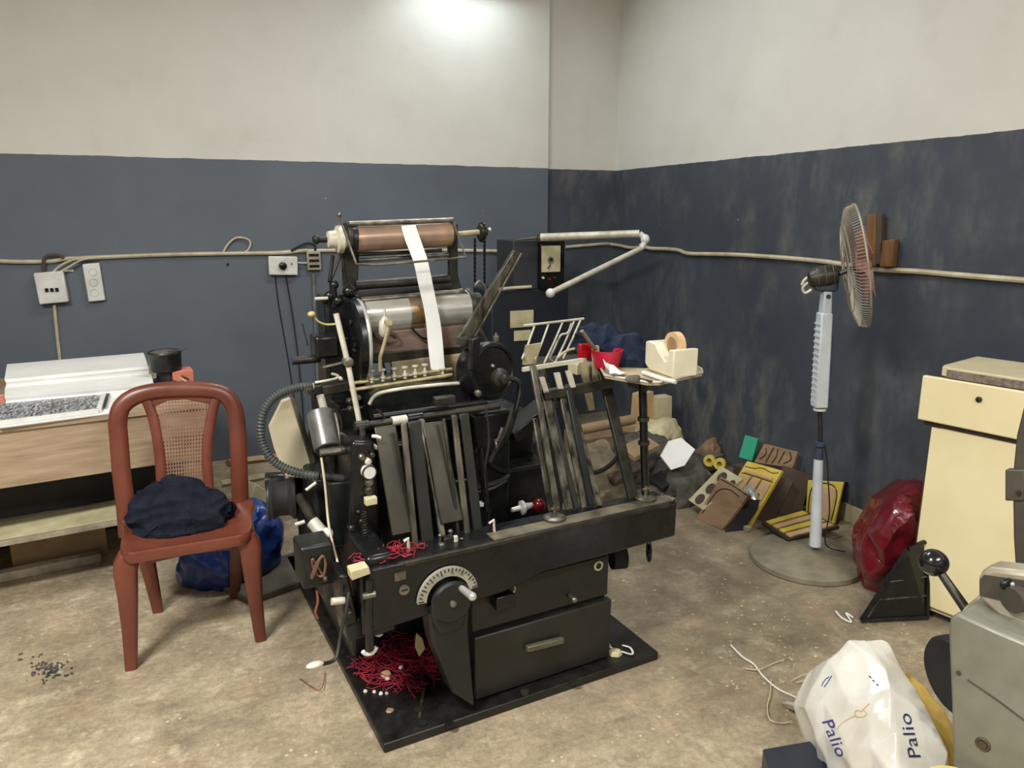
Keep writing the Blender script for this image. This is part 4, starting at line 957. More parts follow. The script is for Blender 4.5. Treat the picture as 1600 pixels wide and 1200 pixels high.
# long battens on the floor/wall between table and press, blue bag, scraps
wt('wooden_batten', MB().cyl(V3((.10, 3.4, .42)), V3((.62, 3.9, .26)), .018, n=4), M['carton'], 'upper pale batten sloping down behind the plastic chair', 'batten', local=False)
wt('wooden_batten', MB().cyl(V3((.06, 3.36, .34)), V3((.60, 3.86, .19)), .018, n=4), M['creamboard'], 'lower cream batten sloping down behind the plastic chair', 'batten', local=False)
g = W(390, 905, z=0)
P = [V3((g.x+a, g.y+b, c)) for a, b, c in ((-.27, -.02, 0), (-.24, .14, 0), (.12, -.03, 0), (.12, .15, 0), (-.22, .0, .16), (-.20, .10, .18), (.10, 0, .28), (.07, .12, .32), (.0, .02, .30), (-.08, .05, .22))]
wt('blue_bag', hullpts(P, 4, .015, 8, 6, fold=.018, foldsc=14), M['bluebag'], 'crumpled blue plastic bag on the floor behind the plastic chair', 'bag', local=False)
a = W(400, 790, z=.26)
wt('white_carton', MB().obox(a+V3((0, .10, 0)), V3((.02, .01, .05)), V3((-.02, .04, 0)), V3((-.03, -.01, .03))), M['label'], 'cream carton end on top of the blue bag', 'carton', local=False, bevel=.003)
a = W(302, 905, z=0)
wt('upright_batten', MB().box(a.x-.02, a.x+.02, a.y, a.y+.03, 0, .18), M['carton'], 'short brown upright batten left of the blue bag', 'batten', local=False, bevel=.002)
a = W(440, 915, z=0)
wt('floor_slab', MB().obox(a+V3((.0, .07, .015)), V3((.20, .07, 0)), V3((-.07, .12, 0)), ez*.015), mat('grey_concrete_slab', (104, 98, 84), (84, 78, 66), .8, 0, 8, .2), 'low grey slab on the floor left of the press', 'slab', local=False, bevel=.006)

# ================================================================== cables and boxes on the walls
def wy(px, py, d=.012): return W(px, py, y=YB-d)
def wx(px, py, d=.012): return W(px, py, x=XR-d)
def cable(name, pts, r, m_, lab, sm=5, **k): return wt(name, MB().tube(pts, r, 8, sm=sm, **k), M[m_], lab, 'cable', local=False)
cable('wall_cable', [wy(*q) for q in ((-60, 404), (0, 408), (40, 409), (80, 408), (110, 404), (180, 401), (260, 398), (360, 396), (430, 395), (480, 391))], .017, 'wire', 'thick beige cable bundle along the back wall left of the press', flat=.7)
cable('wall_cable', [wy(*q) for q in ((470, 392), (540, 391), (620, 391), (700, 391), (805, 393))], .011, 'wire', 'beige cable on the back wall running behind the press rollers')
cable('wall_cable', [wx(*q) for q in ((1000, 383), (1016, 388), (1040, 389), (1060, 391), (1075, 396), (1110, 397), (1150, 398), (1200, 401), (1250, 405), (1290, 409), (1330, 415), (1370, 421), (1430, 424), (1500, 430), (1600, 438), (1660, 442))], .012, 'wire', 'beige cable along the right wall behind the fan')
cable('wall_cable', [W(*q, y=YC-.012) for q in ((884, 386), (920, 383), (945, 381), (957, 382))]+[wx(970, 384), wx(985, 387), wx(1004, 386)], .011, 'wire', 'beige cable round the room corner above the white arm')
cable('cable_loop', [wy(*q, .02) for q in ((347, 397), (356, 382), (368, 372), (382, 372), (391, 378), (388, 390), (378, 396))], .006, 'wire', 'small loop of cable standing above the wall cable')
bx1 = wt('fuse_box', MB().obox(W(81, 449, y=YB-.03), V3((.070, 0, .004)), ey*.028, V3((-.004, 0, .085))), M['white'], 'off-white square fuse box on the left back wall', 'fuse box', local=False, bevel=.006)
fb = W(81, 453, y=YB-.062)
for i in range(3):
    tag(MB().obox(fb+V3((-.024+.024*i, 0, 0)), ex*.008, ey*.004, ez*.010).build('breaker', M['black'], None, .001, W2=True), ('left', 'middle', 'right')[i]+' black breaker switch of the off-white fuse box', 'switch', 'breakers on the fuse box')
cable('fuse_wire', [wy(*q, .04) for q in ((78, 432), (84, 424), (96, 414), (115, 406), (140, 402))], .006, 'wire', 'upper pale wire bending from the fuse box to the cable')
cable('fuse_wire', [wy(*q, .045) for q in ((84, 434), (92, 426), (106, 418), (128, 406), (150, 403))], .006, 'wire', 'lower pale wire bending from the fuse box to the cable')
cable('brown_wire', [wy(*q, .03) for q in ((68, 426), (68, 410), (74, 400), (90, 399), (100, 403))], .009, 'brown2', 'brown wire arching over the top of the fuse box')
cable('drop_cable', [wy(*q) for q in ((85, 476), (87, 500), (90, 530), (94, 566), (98, 610))], .009, 'wire', 'pale cable dropping from the fuse box behind the table')
so = thing('socket_strip', 'tall narrow white socket strip on the back wall', 'socket strip', W(147, 441, y=YB))
sc0 = W(147, 441, y=YB-.016)
MB().obox(sc0, V3((.042, 0, .003)), ey*.016, V3((-.004, 0, .105))).build('body', M['white'], so, .005, W2=True)
for i in range(3):
    c = sc0+V3((.0025*(1-i), -.016, .058-.058*i)); m = MB().torus(c, ey, .020, .002, 20, 6)
    m.build('socket', M['ivorymetal'], so, W2=True)
ss = thing('switch_plate', 'white switch box with a black knob on the back wall', 'switch', W(442, 415, y=YB))
s_c = W(442, 415, y=YB-.025)
MB().obox(s_c, V3((.085, 0, -.003)), ey*.024, V3((.002, 0, .056))).build('body', M['white'], ss, .006, W2=True)
MB().lathe(s_c+V3((-.004, -.024, 0)), -ey, [(0, .024), (.02, .022), (.024, .016)], 20).build('knob', M['black'], ss, W2=True)
MB().obox(s_c+V3((.05, -.025, .01)), ex*.004, ey*.002, ez*.006).build('indicator', M['greywire'], ss, W2=True)
tb2 = thing('terminal_block', 'grey-green screw terminal block left of the press rollers', 'terminal block', W(490, 407, y=YB))
t_c = W(490, 407, y=YB-.02)
MB().obox(t_c, ex*.042, ey*.018, ez*.058).build('body', M['greylite'], tb2, .004, W2=True)
for j in range(3):
    MB().obox(t_c+V3((0, -.019, .034-.034*j)), ex*.030, ey*.002, ez*.008).build('terminal_row', M['black'], tb2, W2=True)
cable('link_wire', [wy(*q, .03) for q in ((462, 410), (474, 411), (484, 410))], .005, 'wire', 'short pale wire between the switch box and the terminal block')
cable('black_wire', [wy(*q, .03) for q in ((455, 392), (466, 386), (480, 380), (492, 384), (492, 396))], .007, 'rubber', 'black wires looping above the terminal block')
cable('drop_wire', [wy(*q) for q in ((490, 428), (491, 470), (493, 520), (496, 600), (498, 680))], .011, 'greywire', 'grey cable dropping from the terminal block')
MB().tube([wy(*q, .004) for q in ((430, 432), (436, 480), (450, 560), (462, 640), (470, 720))], .0035, 8, sm=5).build('cord', M['rubber'], ss, W2=True)
MB().tube([wy(*q, .02) for q in ((444, 420), (448, 440), (458, 500), (468, 580), (476, 680))], .0035, 8, sm=5).build('cord', M['rubber'], ss, W2=True)
wt('wall_tag', MB().obox(wy(108, 423, .006), ex*.022, ey*.005, ez*.005), M['white'], 'small white clip right of the fuse box top', 'clip', local=False)
wt('wall_screw', MB().obox(wy(356, 413, .004), ex*.005, ey*.004, ez*.007), M['black'], 'dark screw plug in the back wall under the cable', 'screw', local=False)

# ================================================================== control cabinet in the corner with the folding arm
CY = 4.25
cA, cB = W(768, 470, y=CY), W(888, 470, y=CY)
ccab = thing('control_cabinet', 'dark blue-black control cabinet in the corner behind the press', 'control cabinet', ((cA.x+cB.x)/2, CY+.15, 0))
zt = W(820, 453, y=CY).z
MB().box(cA.x, cB.x, CY, CY+.32, 0, zt).build('body', mat('blue_black_cabinet', (24, 28, 38), (34, 38, 46), .45, 0, 4), ccab, .006, W2=True)
cU, cV = W(805, 400, y=CY), W(848, 400, y=CY)
MB().box(cU.x, cV.x+.01, CY+.03, CY+.30, zt, W(820, 376, y=CY).z).build('upper_box', mat('charcoal_box', (58, 60, 64), (46, 48, 52), .5, 0, 4), ccab, .004, W2=True)
MB().box(W(843, 400, y=CY).x, W(880, 400, y=CY).x, CY-.02, CY+.25, zt, W(860, 376, y=CY).z).build('gauge_housing', M['black'], ccab, .004, W2=True)
g0 = MB().box(W(846, 400, y=CY-.02).x, W(875, 400, y=CY-.02).x, CY-.028, CY-.018, W(860, 425, y=CY-.02).z, W(860, 384, y=CY-.02).z).build('meter', M['label'], ccab, .002, W2=True)
gc = W(860, 406, y=CY-.03)
MB().cyl(gc, gc-ey*.006, .020, n=20).build('meter_dial', M['greywire'], g0, W2=True)
MB().cyl(gc-ey*.006+ez*.004, gc-ey*.012, .010, n=16).build('meter_hub', M['black'], g0, W2=True)
MB().obox(gc+V3((-.012, -.008, -.04)), V3((.010, 0, .012)), ey*.002, V3((.002, 0, -.002))).build('needle', M['black'], g0, W2=True)
for px, py, m_ in ((858, 436, 'red'), (866, 434, 'steel'), (848, 434, 'white')):
    c = W(px, py, y=CY-.02); MB().lathe(c, -ey, [(0, .008), (.012, .007)], 12).build('pilot_button', M[m_], ccab, W2=True)
for a, b, c, d in ((797, 486, 833, 510), (803, 517, 829, 531)):
    p, q = W(a, b, y=CY-.001), W(c, d, y=CY-.001)
    MB().box(p.x, q.x, CY-.006, CY, q.z, p.z).build('label_plate', M['label'], ccab, W2=True)['label'] = 'aged cream label plate'
MB().tube([W(*q, y=CY-.01) for q in ((780, 452), (800, 450), (830, 448))], .010, 8).build('edge_pipe', M['wire'], ccab, W2=True)
ay = CY-.05
ar = []
a0_, a1_ = W(845, 371, y=ay), W(999, 365, y=ay-.35)
arm1 = MB().cyl(a0_, a1_, .024, .022, 20).build('upper_arm', M['ivorymetal'], ccab, W2=True); arm1['label'] = 'cream tubular folding arm'
MB().lathe(a0_, (a0_-a1_).normalized(), [(0, .024), (.01, .03), (.02, .024), (.03, .010)], 20).build('end_collar', M['steel'], arm1, W2=True)
MB().cyl(W(806, 375, y=ay), a0_, .006, .010, 8).build('thin_tip', M['steel'], arm1, W2=True)
el = W(1008, 374, y=ay-.37)
el2 = W(1002, 388, y=ay-.37)
MB().tube([a1_, el, el2], .018, 12, sm=4).build('elbow_joint', M['white'], ccab, W2=True)
MB().ball(el+ez*.0, .028, 1, 1, 1.1).build('elbow_knob', M['white'], ccab, W2=True)
a2 = W(860, 458, y=ay-.55)
MB().cyl(el2, a2, .016, .016, 16).build('lower_arm', M['ivorymetal'], ccab, W2=True)
MB().ball(a2, .026).build('arm_tip', M['white'], ccab, W2=True)
pole_ = W(848, 385, y=CY)

# ================================================================== pedestal fan
fb0 = V3((2.42, 2.27, 0)); fan = thing('pedestal_fan', 'pale grey pedestal fan turned sideways on a dusty round base', 'fan', fb0)
MB().lathe(fb0, ez, [(0, .236), (.004, .243), (.022, .240), (.032, .225), (.042, .12), (.052, .07), (.056, .0)], 64).build('round_base', M['fanbase'], fan, W2=True)
MB().torus(fb0+ez*.034, ez, .15, .004, 48, 6).build('base_ridge', M['fanbase'], fan, W2=True)
def fz_(px, py):   # point on the fan's vertical axis plane
    n = V3((fb0.x, fb0.y, 0)).normalized(); return WP(px, py, fb0, n)
p0, p1, p2, p3, p4 = fz_(1274, 852), fz_(1279, 715), fz_(1282, 690), fz_(1281, 636), fz_(1291, 455)
MB().tube([p0, p0.lerp(p1, .5), p1], lambda t: .026-.007*t, 18).build('lower_tube', M['fanwhite'], fan, W2=True)
MB().lathe(p1, (p2-p1).normalized(), [(-.005, .020), (.02, .018), (.045, .014), (.055, .024), (.07, .024), (.072, .01)], 20).build('height_collar', M['fanblue'], fan, W2=True)
MB().cyl(p2, p3+(p3-p2)*.2, .0095, n=14).build('slide_tube', M['dsteel'], fan, W2=True)
d = (p4-p3).normalized(); s_ = V3((math.cos(YAW), -math.sin(YAW), 0)); f_ = d.cross(s_).normalized()
Lb = (p4-p3).length
bodym = MB().hexa([p3+s_*-.030-f_*.03, p3+s_*.024-f_*.03, p3+s_*.024+f_*.03, p3+s_*-.030+f_*.03],
                  [p3+d*Lb*.82+s_*-.026-f_*.03, p3+d*Lb*.82+s_*.022-f_*.03, p3+d*Lb*.82+s_*.022+f_*.03, p3+d*Lb*.82+s_*-.026+f_*.03])
ctl = bodym.build('control_body', M['fanwhite'], fan, .006, W2=True)
MB().hexa([p3+d*Lb*.80+s_*-.020-f_*.026, p3+d*Lb*.80+s_*.020-f_*.026, p3+d*Lb*.80+s_*.020+f_*.026, p3+d*Lb*.80+s_*-.020+f_*.026],
          [p4+s_*-.016-f_*.022, p4+s_*.018-f_*.022, p4+s_*.018+f_*.022, p4+s_*-.016+f_*.022]).build('neck', M['fanwhite'], ctl, .006, W2=True)
for k in range(14):
    c = p3+d*Lb*(.05+.052*k)-s_*.031; MB().obox(c+s_*.002, s_*.002, d*.004, f_*.026).build('rib', M['fanwhite'], ctl, W2=True)
for k in range(4):
    c = p3+d*Lb*(.10+.05*k)+s_*.030; MB().obox(c, s_*.008, d*.005, f_*.010).build('push_button', M['white'], ctl, W2=True)
MB().obox(p3+d*Lb*.35+s_*.026, s_*.006, d*Lb*.28, f_*.026).build('control_panel', M['fanblue'], ctl, .003, W2=True)
MB().cyl(p3-d*.004, p3-d*.014, .026, n=18).build('bottom_cap', M['white'], ctl, W2=True)
c = p4-d*.02-f_*.0; sgnf = -1 if f_.dot(fw) > 0 else 1
MB().cyl(c+f_*sgnf*.023, c+f_*sgnf*.027, .009, n=16).build('neck_screw', M['fanblue'], ctl, W2=True)
az = R(131); tilt = R(11)
fn = V3((math.sin(az)*math.cos(tilt), math.cos(az)*math.cos(tilt), math.sin(tilt)))   # the way the fan blows
hd_ = fz_(1290, 432)
MB().obox(fz_(1291, 447), V3((fn.x, fn.y, 0))*.045, V3((-fn.y, fn.x, 0))*.026, ez*.020).build('tilt_joint', M['fanblue'], fan, .008, W2=True)
mh = MB().lathe(hd_-fn*.06, fn, [(-.01, .014), (0, .034), (.03, .044), (.07, .046), (.105, .038), (.11, .02)], 28).build('motor_housing', M['dsteel'], fan, W2=True)
for k in range(3):
    MB().torus(hd_-fn*(.03-.03*k), fn, .045, .002, 24, 6).build('motor_fin', M['steel'], mh, W2=True)
MB().tube([hd_-fn*.06-ez*.01, hd_-fn*.085-ez*.03, hd_-fn*.075-ez*.055, hd_-fn*.05-ez*.045], .006, 8, sm=3).build('loose_wire', M['ivorymetal'], mh, W2=True)
MB().tube([hd_-fn*.05+ez*.02, hd_-fn*.08+ez*.0, hd_-fn*.09-ez*.02], .006, 8, sm=3).build('loose_wire', M['ivorymetal'], mh, W2=True)
cc_ = fz_(1331, 418)
cu, cv = orth(fn); CR = .248
cage = MB().torus(cc_+fn*.03, fn, CR, .0045, 64, 8)
for k in range(110):
    a = k*2*math.pi/110; dr_ = cu*math.cos(a)+cv*math.sin(a)
    cage.tube([cc_+fn*.03+dr_*CR, cc_+fn*.0+dr_*CR*.96, cc_-fn*.018+dr_*CR*.72, cc_-fn*.022+dr_*CR*.35, cc_-fn*.022+dr_*CR*.2], .0017, 5)
for rr_, off in ((.2, -.022), (.45, -.022), (.72, -.018)): cage.torus(cc_+fn*off, fn, CR*rr_, .0022, 48, 6)
cage.build('rear_guard', M['cage'], fan, W2=True)['label'] = 'dusty rear wire guard, front guard missing'
hbz = MB().lathe(cc_+fn*.01, fn, [(0, .03), (.045, .034), (.06, .02), (.062, .0)], 24).build('fan_hub', M['blade'], fan, W2=True)
MB().cyl(hd_+fn*.04, cc_+fn*.02, .010, n=10).build('motor_shaft', M['dsteel'], fan, W2=True)
for k in range(5):
    a0b = k*2*math.pi/5+.5; m = MB(); rows = []
    for i in range(6):
        r_ = .03+.125*i/5; w_ = .30+.52*math.sin(min(1, i/4.2)*math.pi*.62); row = []
        for j in range(7):
            a = a0b+(j/6-.5)*w_*(1.5 if i < 1 else 1.05); dr_ = cu*math.cos(a)+cv*math.sin(a)
            row.append(cc_+fn*(.045+(j/6-.5)*.05*(1-.3*i/5))+dr_*r_)
        rows.append(row)
    T0 = [[m.bm.verts.new(p) for p in r_] for r_ in rows]; T1 = [[m.bm.verts.new(p+fn*.002) for p in r_] for r_ in rows]
    for g_ in (T0, T1):
        for i in range(5):
            for j in range(6): m.face((g_[i][j], g_[i][j+1], g_[i+1][j+1], g_[i+1][j]))
    for i in range(5):
        m.face((T0[i][0], T0[i+1][0], T1[i+1][0], T1[i][0])); m.face((T0[i][6], T0[i+1][6], T1[i+1][6], T1[i][6]))
    for j in range(6):
        m.face((T0[0][j], T0[0][j+1], T1[0][j+1], T1[0][j])); m.face((T0[5][j], T0[5][j+1], T1[5][j+1], T1[5][j]))
    m.build('fan_blade', M['blade'], fan, W2=True, ang=60)
MB().tube([fz_(1283, 690)+s_*.012, fz_(1289, 720)+s_*.01, fz_(1294, 750), fz_(1296, 800), fz_(1290, 850), W(1320, 862, z=.05)], .003, 6, sm=5).build('power_cord', M['rubber'], fan, W2=True)

# wooden offcuts tucked behind the cable on the right wall
for q, lab, m_, dd in ((((1355, 336), (1368, 334), (1367, 416), (1353, 414)), 'tallest varnished brown stick behind the wall cable', 'brownpost', .03),
                   (((1369, 335), (1377, 334), (1376, 412), (1367, 414)), 'slim dark stick right beside the tallest brown stick', 'brown2', .028),
                   (((1379, 376), (1397, 374), (1392, 417), (1374, 417)), 'short brown stick behind the cable, rightmost of the three', 'brownpost', .035)):
    P = [W(a, b, x=XR-.012-dd) for a, b in q]
    wt('wooden_stick', MB().slab(P, (dd, 0, 0)), M[m_], lab, 'stick', local=False, bevel=.002)

# ================================================================== cutting dies leaning in a heap by the right wall
def frame_of(BL, BR, lean):
    e = (BR-BL); e.z = 0; e.normalize(); away = V3((-e.y, e.x, 0))
    if away.dot(fw) < 0: away = -away
    l = R(lean); upv = away*math.sin(l)+ez*math.cos(l)
    n = e.cross(upv).normalized()
    if n.dot(fw) < 0: n = -n
    return n
def die(name, q, z0, lean, th, m_, label, cat='cutting die', detail=None, bevel=.003):
    """q: pixels BL, BR, TR, TL of the front face; its foot stands at height z0"""
    BL, BR = W(*q[0], z=z0), W(*q[1], z=z0 if not isinstance(detail, float) else z0)
    n = frame_of(BL, BR, lean); Q = [BL, BR]+[WP(*p, BL, n) for p in q[2:]]
    o = thing(name, label, cat, (BL+BR)/2)
    MB().slab(Q, n*th).build('board', M[m_], o, bevel, W2=True)
    return o, Q, n
def uv(Q, u, v): return Q[0].lerp(Q[1], u).lerp(Q[3].lerp(Q[2], u), v)
def strip(o, Q, n, pts, r_, m_, name='cutting_rule', sm=0, closed=False):
    MB().tube([uv(Q, *p)-n*r_*.6 for p in pts], r_, 6, closed, sm).build(name, M[m_], o, W2=True)
def patch(o, Q, n, u0, u1, v0, v1, th, m_, name='foam_pad'):
    MB().slab([uv(Q, u0, v0), uv(Q, u1, v0), uv(Q, u1, v1), uv(Q, u0, v1)], -n*th).build(name, M[m_], o, .001, W2=True)
# white-framed die with round dark pads
o, Q, n = die('cutting_die', ((1075, 781), (1098, 797), (1160, 748), (1127, 728)), .05, 42, .018, 'label', 'off-white die board with round dark holes at the left of the heap')
for u_, v_ in ((.45, .16), (.42, .47), (.40, .80), (.9, .80)):
    c = uv(Q, u_, v_); MB().cyl(c-n*.001, c-n*.004, .030 if u_ < .8 else .02, n=24).build('round_pad', M['brown2'], o, W2=True)
o, Q, n = die('cutting_die', ((1087, 810), (1127, 829), (1171, 772), (1126, 744)), .0, 30, .02, 'brown1', 'tan brown die board with a curved rule, frontmost of the heap')
strip(o, Q, n, ((.12, .15), (.12, .5), (.2, .75), (.45, .86), (.8, .84)), .0025, 'knife', sm=5)
strip(o, Q, n, ((.05, .95), (.5, .97), (.95, .95)), .002, 'knife')
o, Q, n = die('cutting_die', ((1133, 832), (1163, 829), (1198, 776), (1172, 766)), .0, 25, .012, 'rubber', 'black rubber-faced die directly behind the frontmost tan die')
o2, Q2, n2 = o, Q, n
o, Q, n = die('cutting_die', ((1118, 800), (1170, 824), (1222, 735), (1167, 720)), .0, 30, .02, 'yellow', 'yellow-foamed die board in the middle of the heap')
for a, b, c, d in ((.08, .34, .5, .75), (.40, .62, .5, .75), (.68, .94, .45, .75)): patch(o, Q, n, a, b, c, d, .006, 'peach')
patch(o, Q, n, .1, .9, .80, .85, .006, 'peach')
strip(o, Q, n, ((.05, .78), (.95, .78)), .002, 'knife'); strip(o, Q, n, ((.36, .45), (.37, .77)), .002, 'knife'); strip(o, Q, n, ((.65, .4), (.65, .77)), .002, 'knife')
strip(o, Q, n, ((.05, .9), (.3, .91), (.5, .95), (.8, .92), (.95, .95)), .002, 'knife', sm=4)
a = W(1168, 826, z=.012); wt('small_block', MB().obox(a, ex*.014, ey*.014, ez*.012), M['shelf'], 'small pale block at the foot of the yellow-foamed die', 'block', local=False, bevel=.002)
wt('crumpled_foil', hullpts([W(*q, z=.19) for q in ((1165, 760), (1185, 768), (1180, 782), (1170, 778))]+[W(1175, 765, z=.22)], 2, .004, 40, 8, fold=.004, foldsc=40), M['chrome'], 'crumpled silvery foil on the black rubber-faced die', 'foil', local=False)
die('die_board', ((1182, 812), (1207, 818), (1240, 752), (1216, 742)), .0, 22, .02, 'brown2', 'plain dark brown board just right of the yellow-foamed die', 'board')
die('die_board', ((1214, 806), (1252, 806), (1268, 742), (1224, 727)), .0, 16, .02, 'brown2', 'larger plain dark brown board behind the fan pole side', 'board')
# carved brown die at the top and the green pad
n_ = frame_of(W(1180, 722, x=2.80), W(1238, 733, x=2.80), 20)
def wall_die(name, q, xx, nrm, th, m_, label, cat='cutting die'):
    P = [W(*q[0], x=xx)]; n = nrm.normalized(); P = [WP(*p, P[0], n) for p in q]
    o = thing(name, label, cat, (P[0]+P[1])/2); MB().slab(P, n*th).build('board', M[m_], o, .002, W2=True); return o, P, n
o, Q, n = wall_die('cutting_die', ((1178, 722), (1238, 732), (1246, 706), (1194, 693)), 2.78, V3((1, .25, -.3)), .02, 'brown1', 'brown die board with carved rules, topmost against the wall')
strip(o, Q, n, ((.3, .08), (.32, .92)), .004, 'brown2'); strip(o, Q, n, ((.1, .2), (.2, .5), (.12, .8)), .003, 'knife', sm=4)
strip(o, Q, n, ((.45, .1), (.5, .5), (.45, .9)), .003, 'knife', sm=4); strip(o, Q, n, ((.62, .15), (.66, .85)), .003, 'knife'); strip(o, Q, n, ((.75, .2), (.9, .5), (.8, .9)), .003, 'knife', sm=4)
o, Q, n = wall_die('foam_pad', ((1154, 714), (1175, 721), (1184, 686), (1164, 680)), 2.82, V3((1, .4, -.25)), .03, 'green', 'sea-green foam slab standing against the wall above the heap', 'foam slab')
o, Q, n = die('cutting_die', ((1258, 806), (1302, 822), (1318, 753), (1262, 750)), .0, 14, .016, 'yellow', 'yellow-edged die standing behind the fan pole')
patch(o, Q, n, .2, .85, .05, .85, .004, 'peach'); strip(o, Q, n, ((.1, .05), (.12, .7), (.3, .92), (.7, .92), (.9, .7), (.9, .1)), .003, 'knife', sm=4)
MB().slab([p+n*.0165 for p in Q], n*.03).build('backing', M['black'], o, W2=True)
z1 = .055
P = [W(*q, z=z1) for q in ((1190, 816), (1232, 843), (1312, 822), (1256, 797))]
P[2].z += .0
o = thing('cutting_die', 'yellow die lying flat in front of the fan pole', 'cutting die', P[0])
MB().slab([p-ez*.016 for p in P], (0, 0, .016)).build('board', M['knife'], o, .002, W2=True)
for k in range(4):
    t0, t1 = .06+.24*k, .06+.24*k+.17
    q4 = [P[0].lerp(P[1], t0).lerp(P[3].lerp(P[2], t0), .06), P[0].lerp(P[1], t1).lerp(P[3].lerp(P[2], t1), .06), P[0].lerp(P[1], t1).lerp(P[3].lerp(P[2], t1), .92), P[0].lerp(P[1], t0).lerp(P[3].lerp(P[2], t0), .92)]
    MB().slab(q4, (0, 0, .008)).build('foam_pad', M['yellow' if k % 2 == 0 else 'peach'], o, .001, W2=True)
wt('prop_block', MB().box(P[3].x-.1, P[3].x+.04, P[3].y-.09, P[3].y-.05, 0, z1-.017), M['brown2'], 'dark block propping the flat yellow die', 'block', local=False)
pq0, pq1 = W(1165, 722, x=2.80), W(1235, 732, x=2.80)
wt('support_carton', MB().box(2.74, 2.92, pq1.y-.02, pq0.y+.03, 0, min(pq0.z, pq1.z)-.012), M['brown2'], 'dark brown carton behind the heap, under the green slab', 'carton', local=False, bevel=.003)
# rest of the heap towards the corner
pP = W(1060, 708, z=.25); pN = V3((-.45, -.5, .74)).normalized()
Pp = [WP(*q, pP, pN) for q in ((1032, 712), (1049, 734), (1070, 727), (1086, 702), (1064, 684), (1045, 689))]
wt('white_paper', MB().slab(Pp, (.002, .01, -.006)), M['paper'], 'bright white paper sheet on the scrap heap near the corner', 'paper', local=False)
wt('grey_carton', MB().slab([W(*q, x=2.70) for q in ((1066, 735), (1105, 738), (1110, 716), (1080, 703))], (.12, .02, 0)), M['sack'], 'grey carton right of the bright white paper sheet', 'carton', local=False, bevel=.003)
for px, py, lab in ((1110, 719, 'left one of the two yellow tape rings on the heap'), (1126, 724, 'right one of the two yellow tape rings on the heap')):
    c = W(px, py, x=2.62); ax_ = V3((-.8, -.6, .15)).normalized()
    r_ = MB().lathe(c, ax_, [(0, .014), (0, .032), (.03, .032), (.03, .014), (0, .014)], 28)
    wt('tape_ring', r_, M['yellow'], lab, 'tape ring', 'yellow tape rings on the heap', local=False)
def heap(name, pts, m_, lab, cat, sub=4, amp=.012, fold=.013, seed=1): return wt(name, hullpts(pts, sub, amp, 9, seed, sm=.1, soft=.12, fold=fold, foldsc=15), M[m_], lab, cat, local=False)
c = W(1108, 700, x=2.80); heap('brown_rag', [c+V3(v) for v in ((-.06, -.07, -.08), (.06, -.06, -.08), (-.05, .08, -.08), (.06, .08, -.08), (-.04, -.04, .05), (.04, .0, .06), (.03, .06, .02))], 'brown1', 'brown crumpled rag above the yellow tape rings', 'rag', seed=11)
c = W(1075, 748, z=.10); heap('dark_sack', [c+V3(v) for v in ((-.18, -.14, -.1), (.16, -.10, -.1), (.2, .3, -.1), (-.1, .25, -.1), (-.12, -.06, .03), (.08, -.06, .02), (.16, .2, .08), (-.02, .2, .09))], 'sack', 'grey sack low in the heap under the white paper', 'sack', seed=12)
o, Q, n = die('cutting_die', ((1020, 757), (1055, 752), (1063, 738), (1022, 740)), .02, 70, .02, 'peach', 'reddish flecked board lying flat behind the press beam end')
for k in range(5): patch(o, Q, n, .06+.19*k, .18+.19*k, .15, .85, .004, 'copper')
c = W(1045, 770, z=.02); wt('pale_board', MB().obox(c, V3((.14, .06, 0)), V3((-.05, .08, 0)), ez*.018), M['shelf'], 'pale board on the floor right behind the press beam end', 'board', local=False, bevel=.003)
c = W(1086, 768, z=.02); heap('dark_rag', [c+V3(v) for v in ((-.07, -.04, -.02), (.08, -.02, -.02), (-.04, .06, -.02), (.07, .06, -.02), (0, 0, .05))], 'sack', 'small dark rag on the floor left of the round-hole die', 'rag', seed=13)
c = W(1012, 745, z=.0); heap('grey_sack', [c+V3(v) for v in ((-.17, -.1, 0), (.16, -.08, 0), (-.15, .2, 0), (.2, .2, 0), (-.14, -.04, .20), (.12, -.02, .22), (.14, .14, .24), (-.1, .14, .24))], 'sack', 'upright grey sack behind the black tray post', 'sack', seed=14)
c = W(1030, 675, x=2.55); heap('cream_bag', [c+V3(v) for v in ((-.16, -.12, -.07), (.14, -.1, -.07), (-.13, .12, -.07), (.15, .12, -.07), (-.12, -.08, .04), (.12, .0, .07), (-.06, .1, .06))], 'label', 'yellowish cream paper bag on top of the grey sack', 'bag', seed=15)
p = [W(*q, x=2.62) for q in ((1012, 660), (1025, 662), (1025, 622), (1014, 618))]
wt('cream_carton', MB().slab(p, (.12, 0, 0)), M['label'], 'cream carton strip standing right of the black tray post', 'carton', local=False, bevel=.002)
p = [W(*q, x=2.5) for q in ((984, 668), (1002, 668), (1003, 617), (988, 614))]
wt('tan_carton', MB().slab(p, (.12, .05, 0)), M['tape'], 'tan carton standing left of the black tray post', 'carton', local=False, bevel=.002)
c = W(935, 690, y=3.55)
wt('tan_roll', MB().cyl(W(905, 672, y=3.6), W(990, 655, y=3.6), .030, n=16), M['carton'], 'long tan paper roll lying across the cartons behind the press', 'roll', local=False)
wt('cream_carton', MB().obox(W(945, 672, y=3.8)-ez*.17, V3((.22, 0, 0)), V3((0, .12, 0)), ez*.17), M['carton'], 'brown carton under the long tan paper roll', 'carton', local=False, bevel=.004)
c = W(925, 720, z=.2); heap('beige_sack', [V3((c.x, c.y, 0))+V3(v) for v in ((-.2, -.12, 0), (.2, -.12, 0), (-.18, .2, 0), (.22, .2, 0), (-.17, -.06, .16), (.15, -.04, .20), (.16, .16, .26), (-.1, .16, .20))], 'olivesack', 'olive-beige sack on the floor behind the feed bars', 'sack', seed=16)
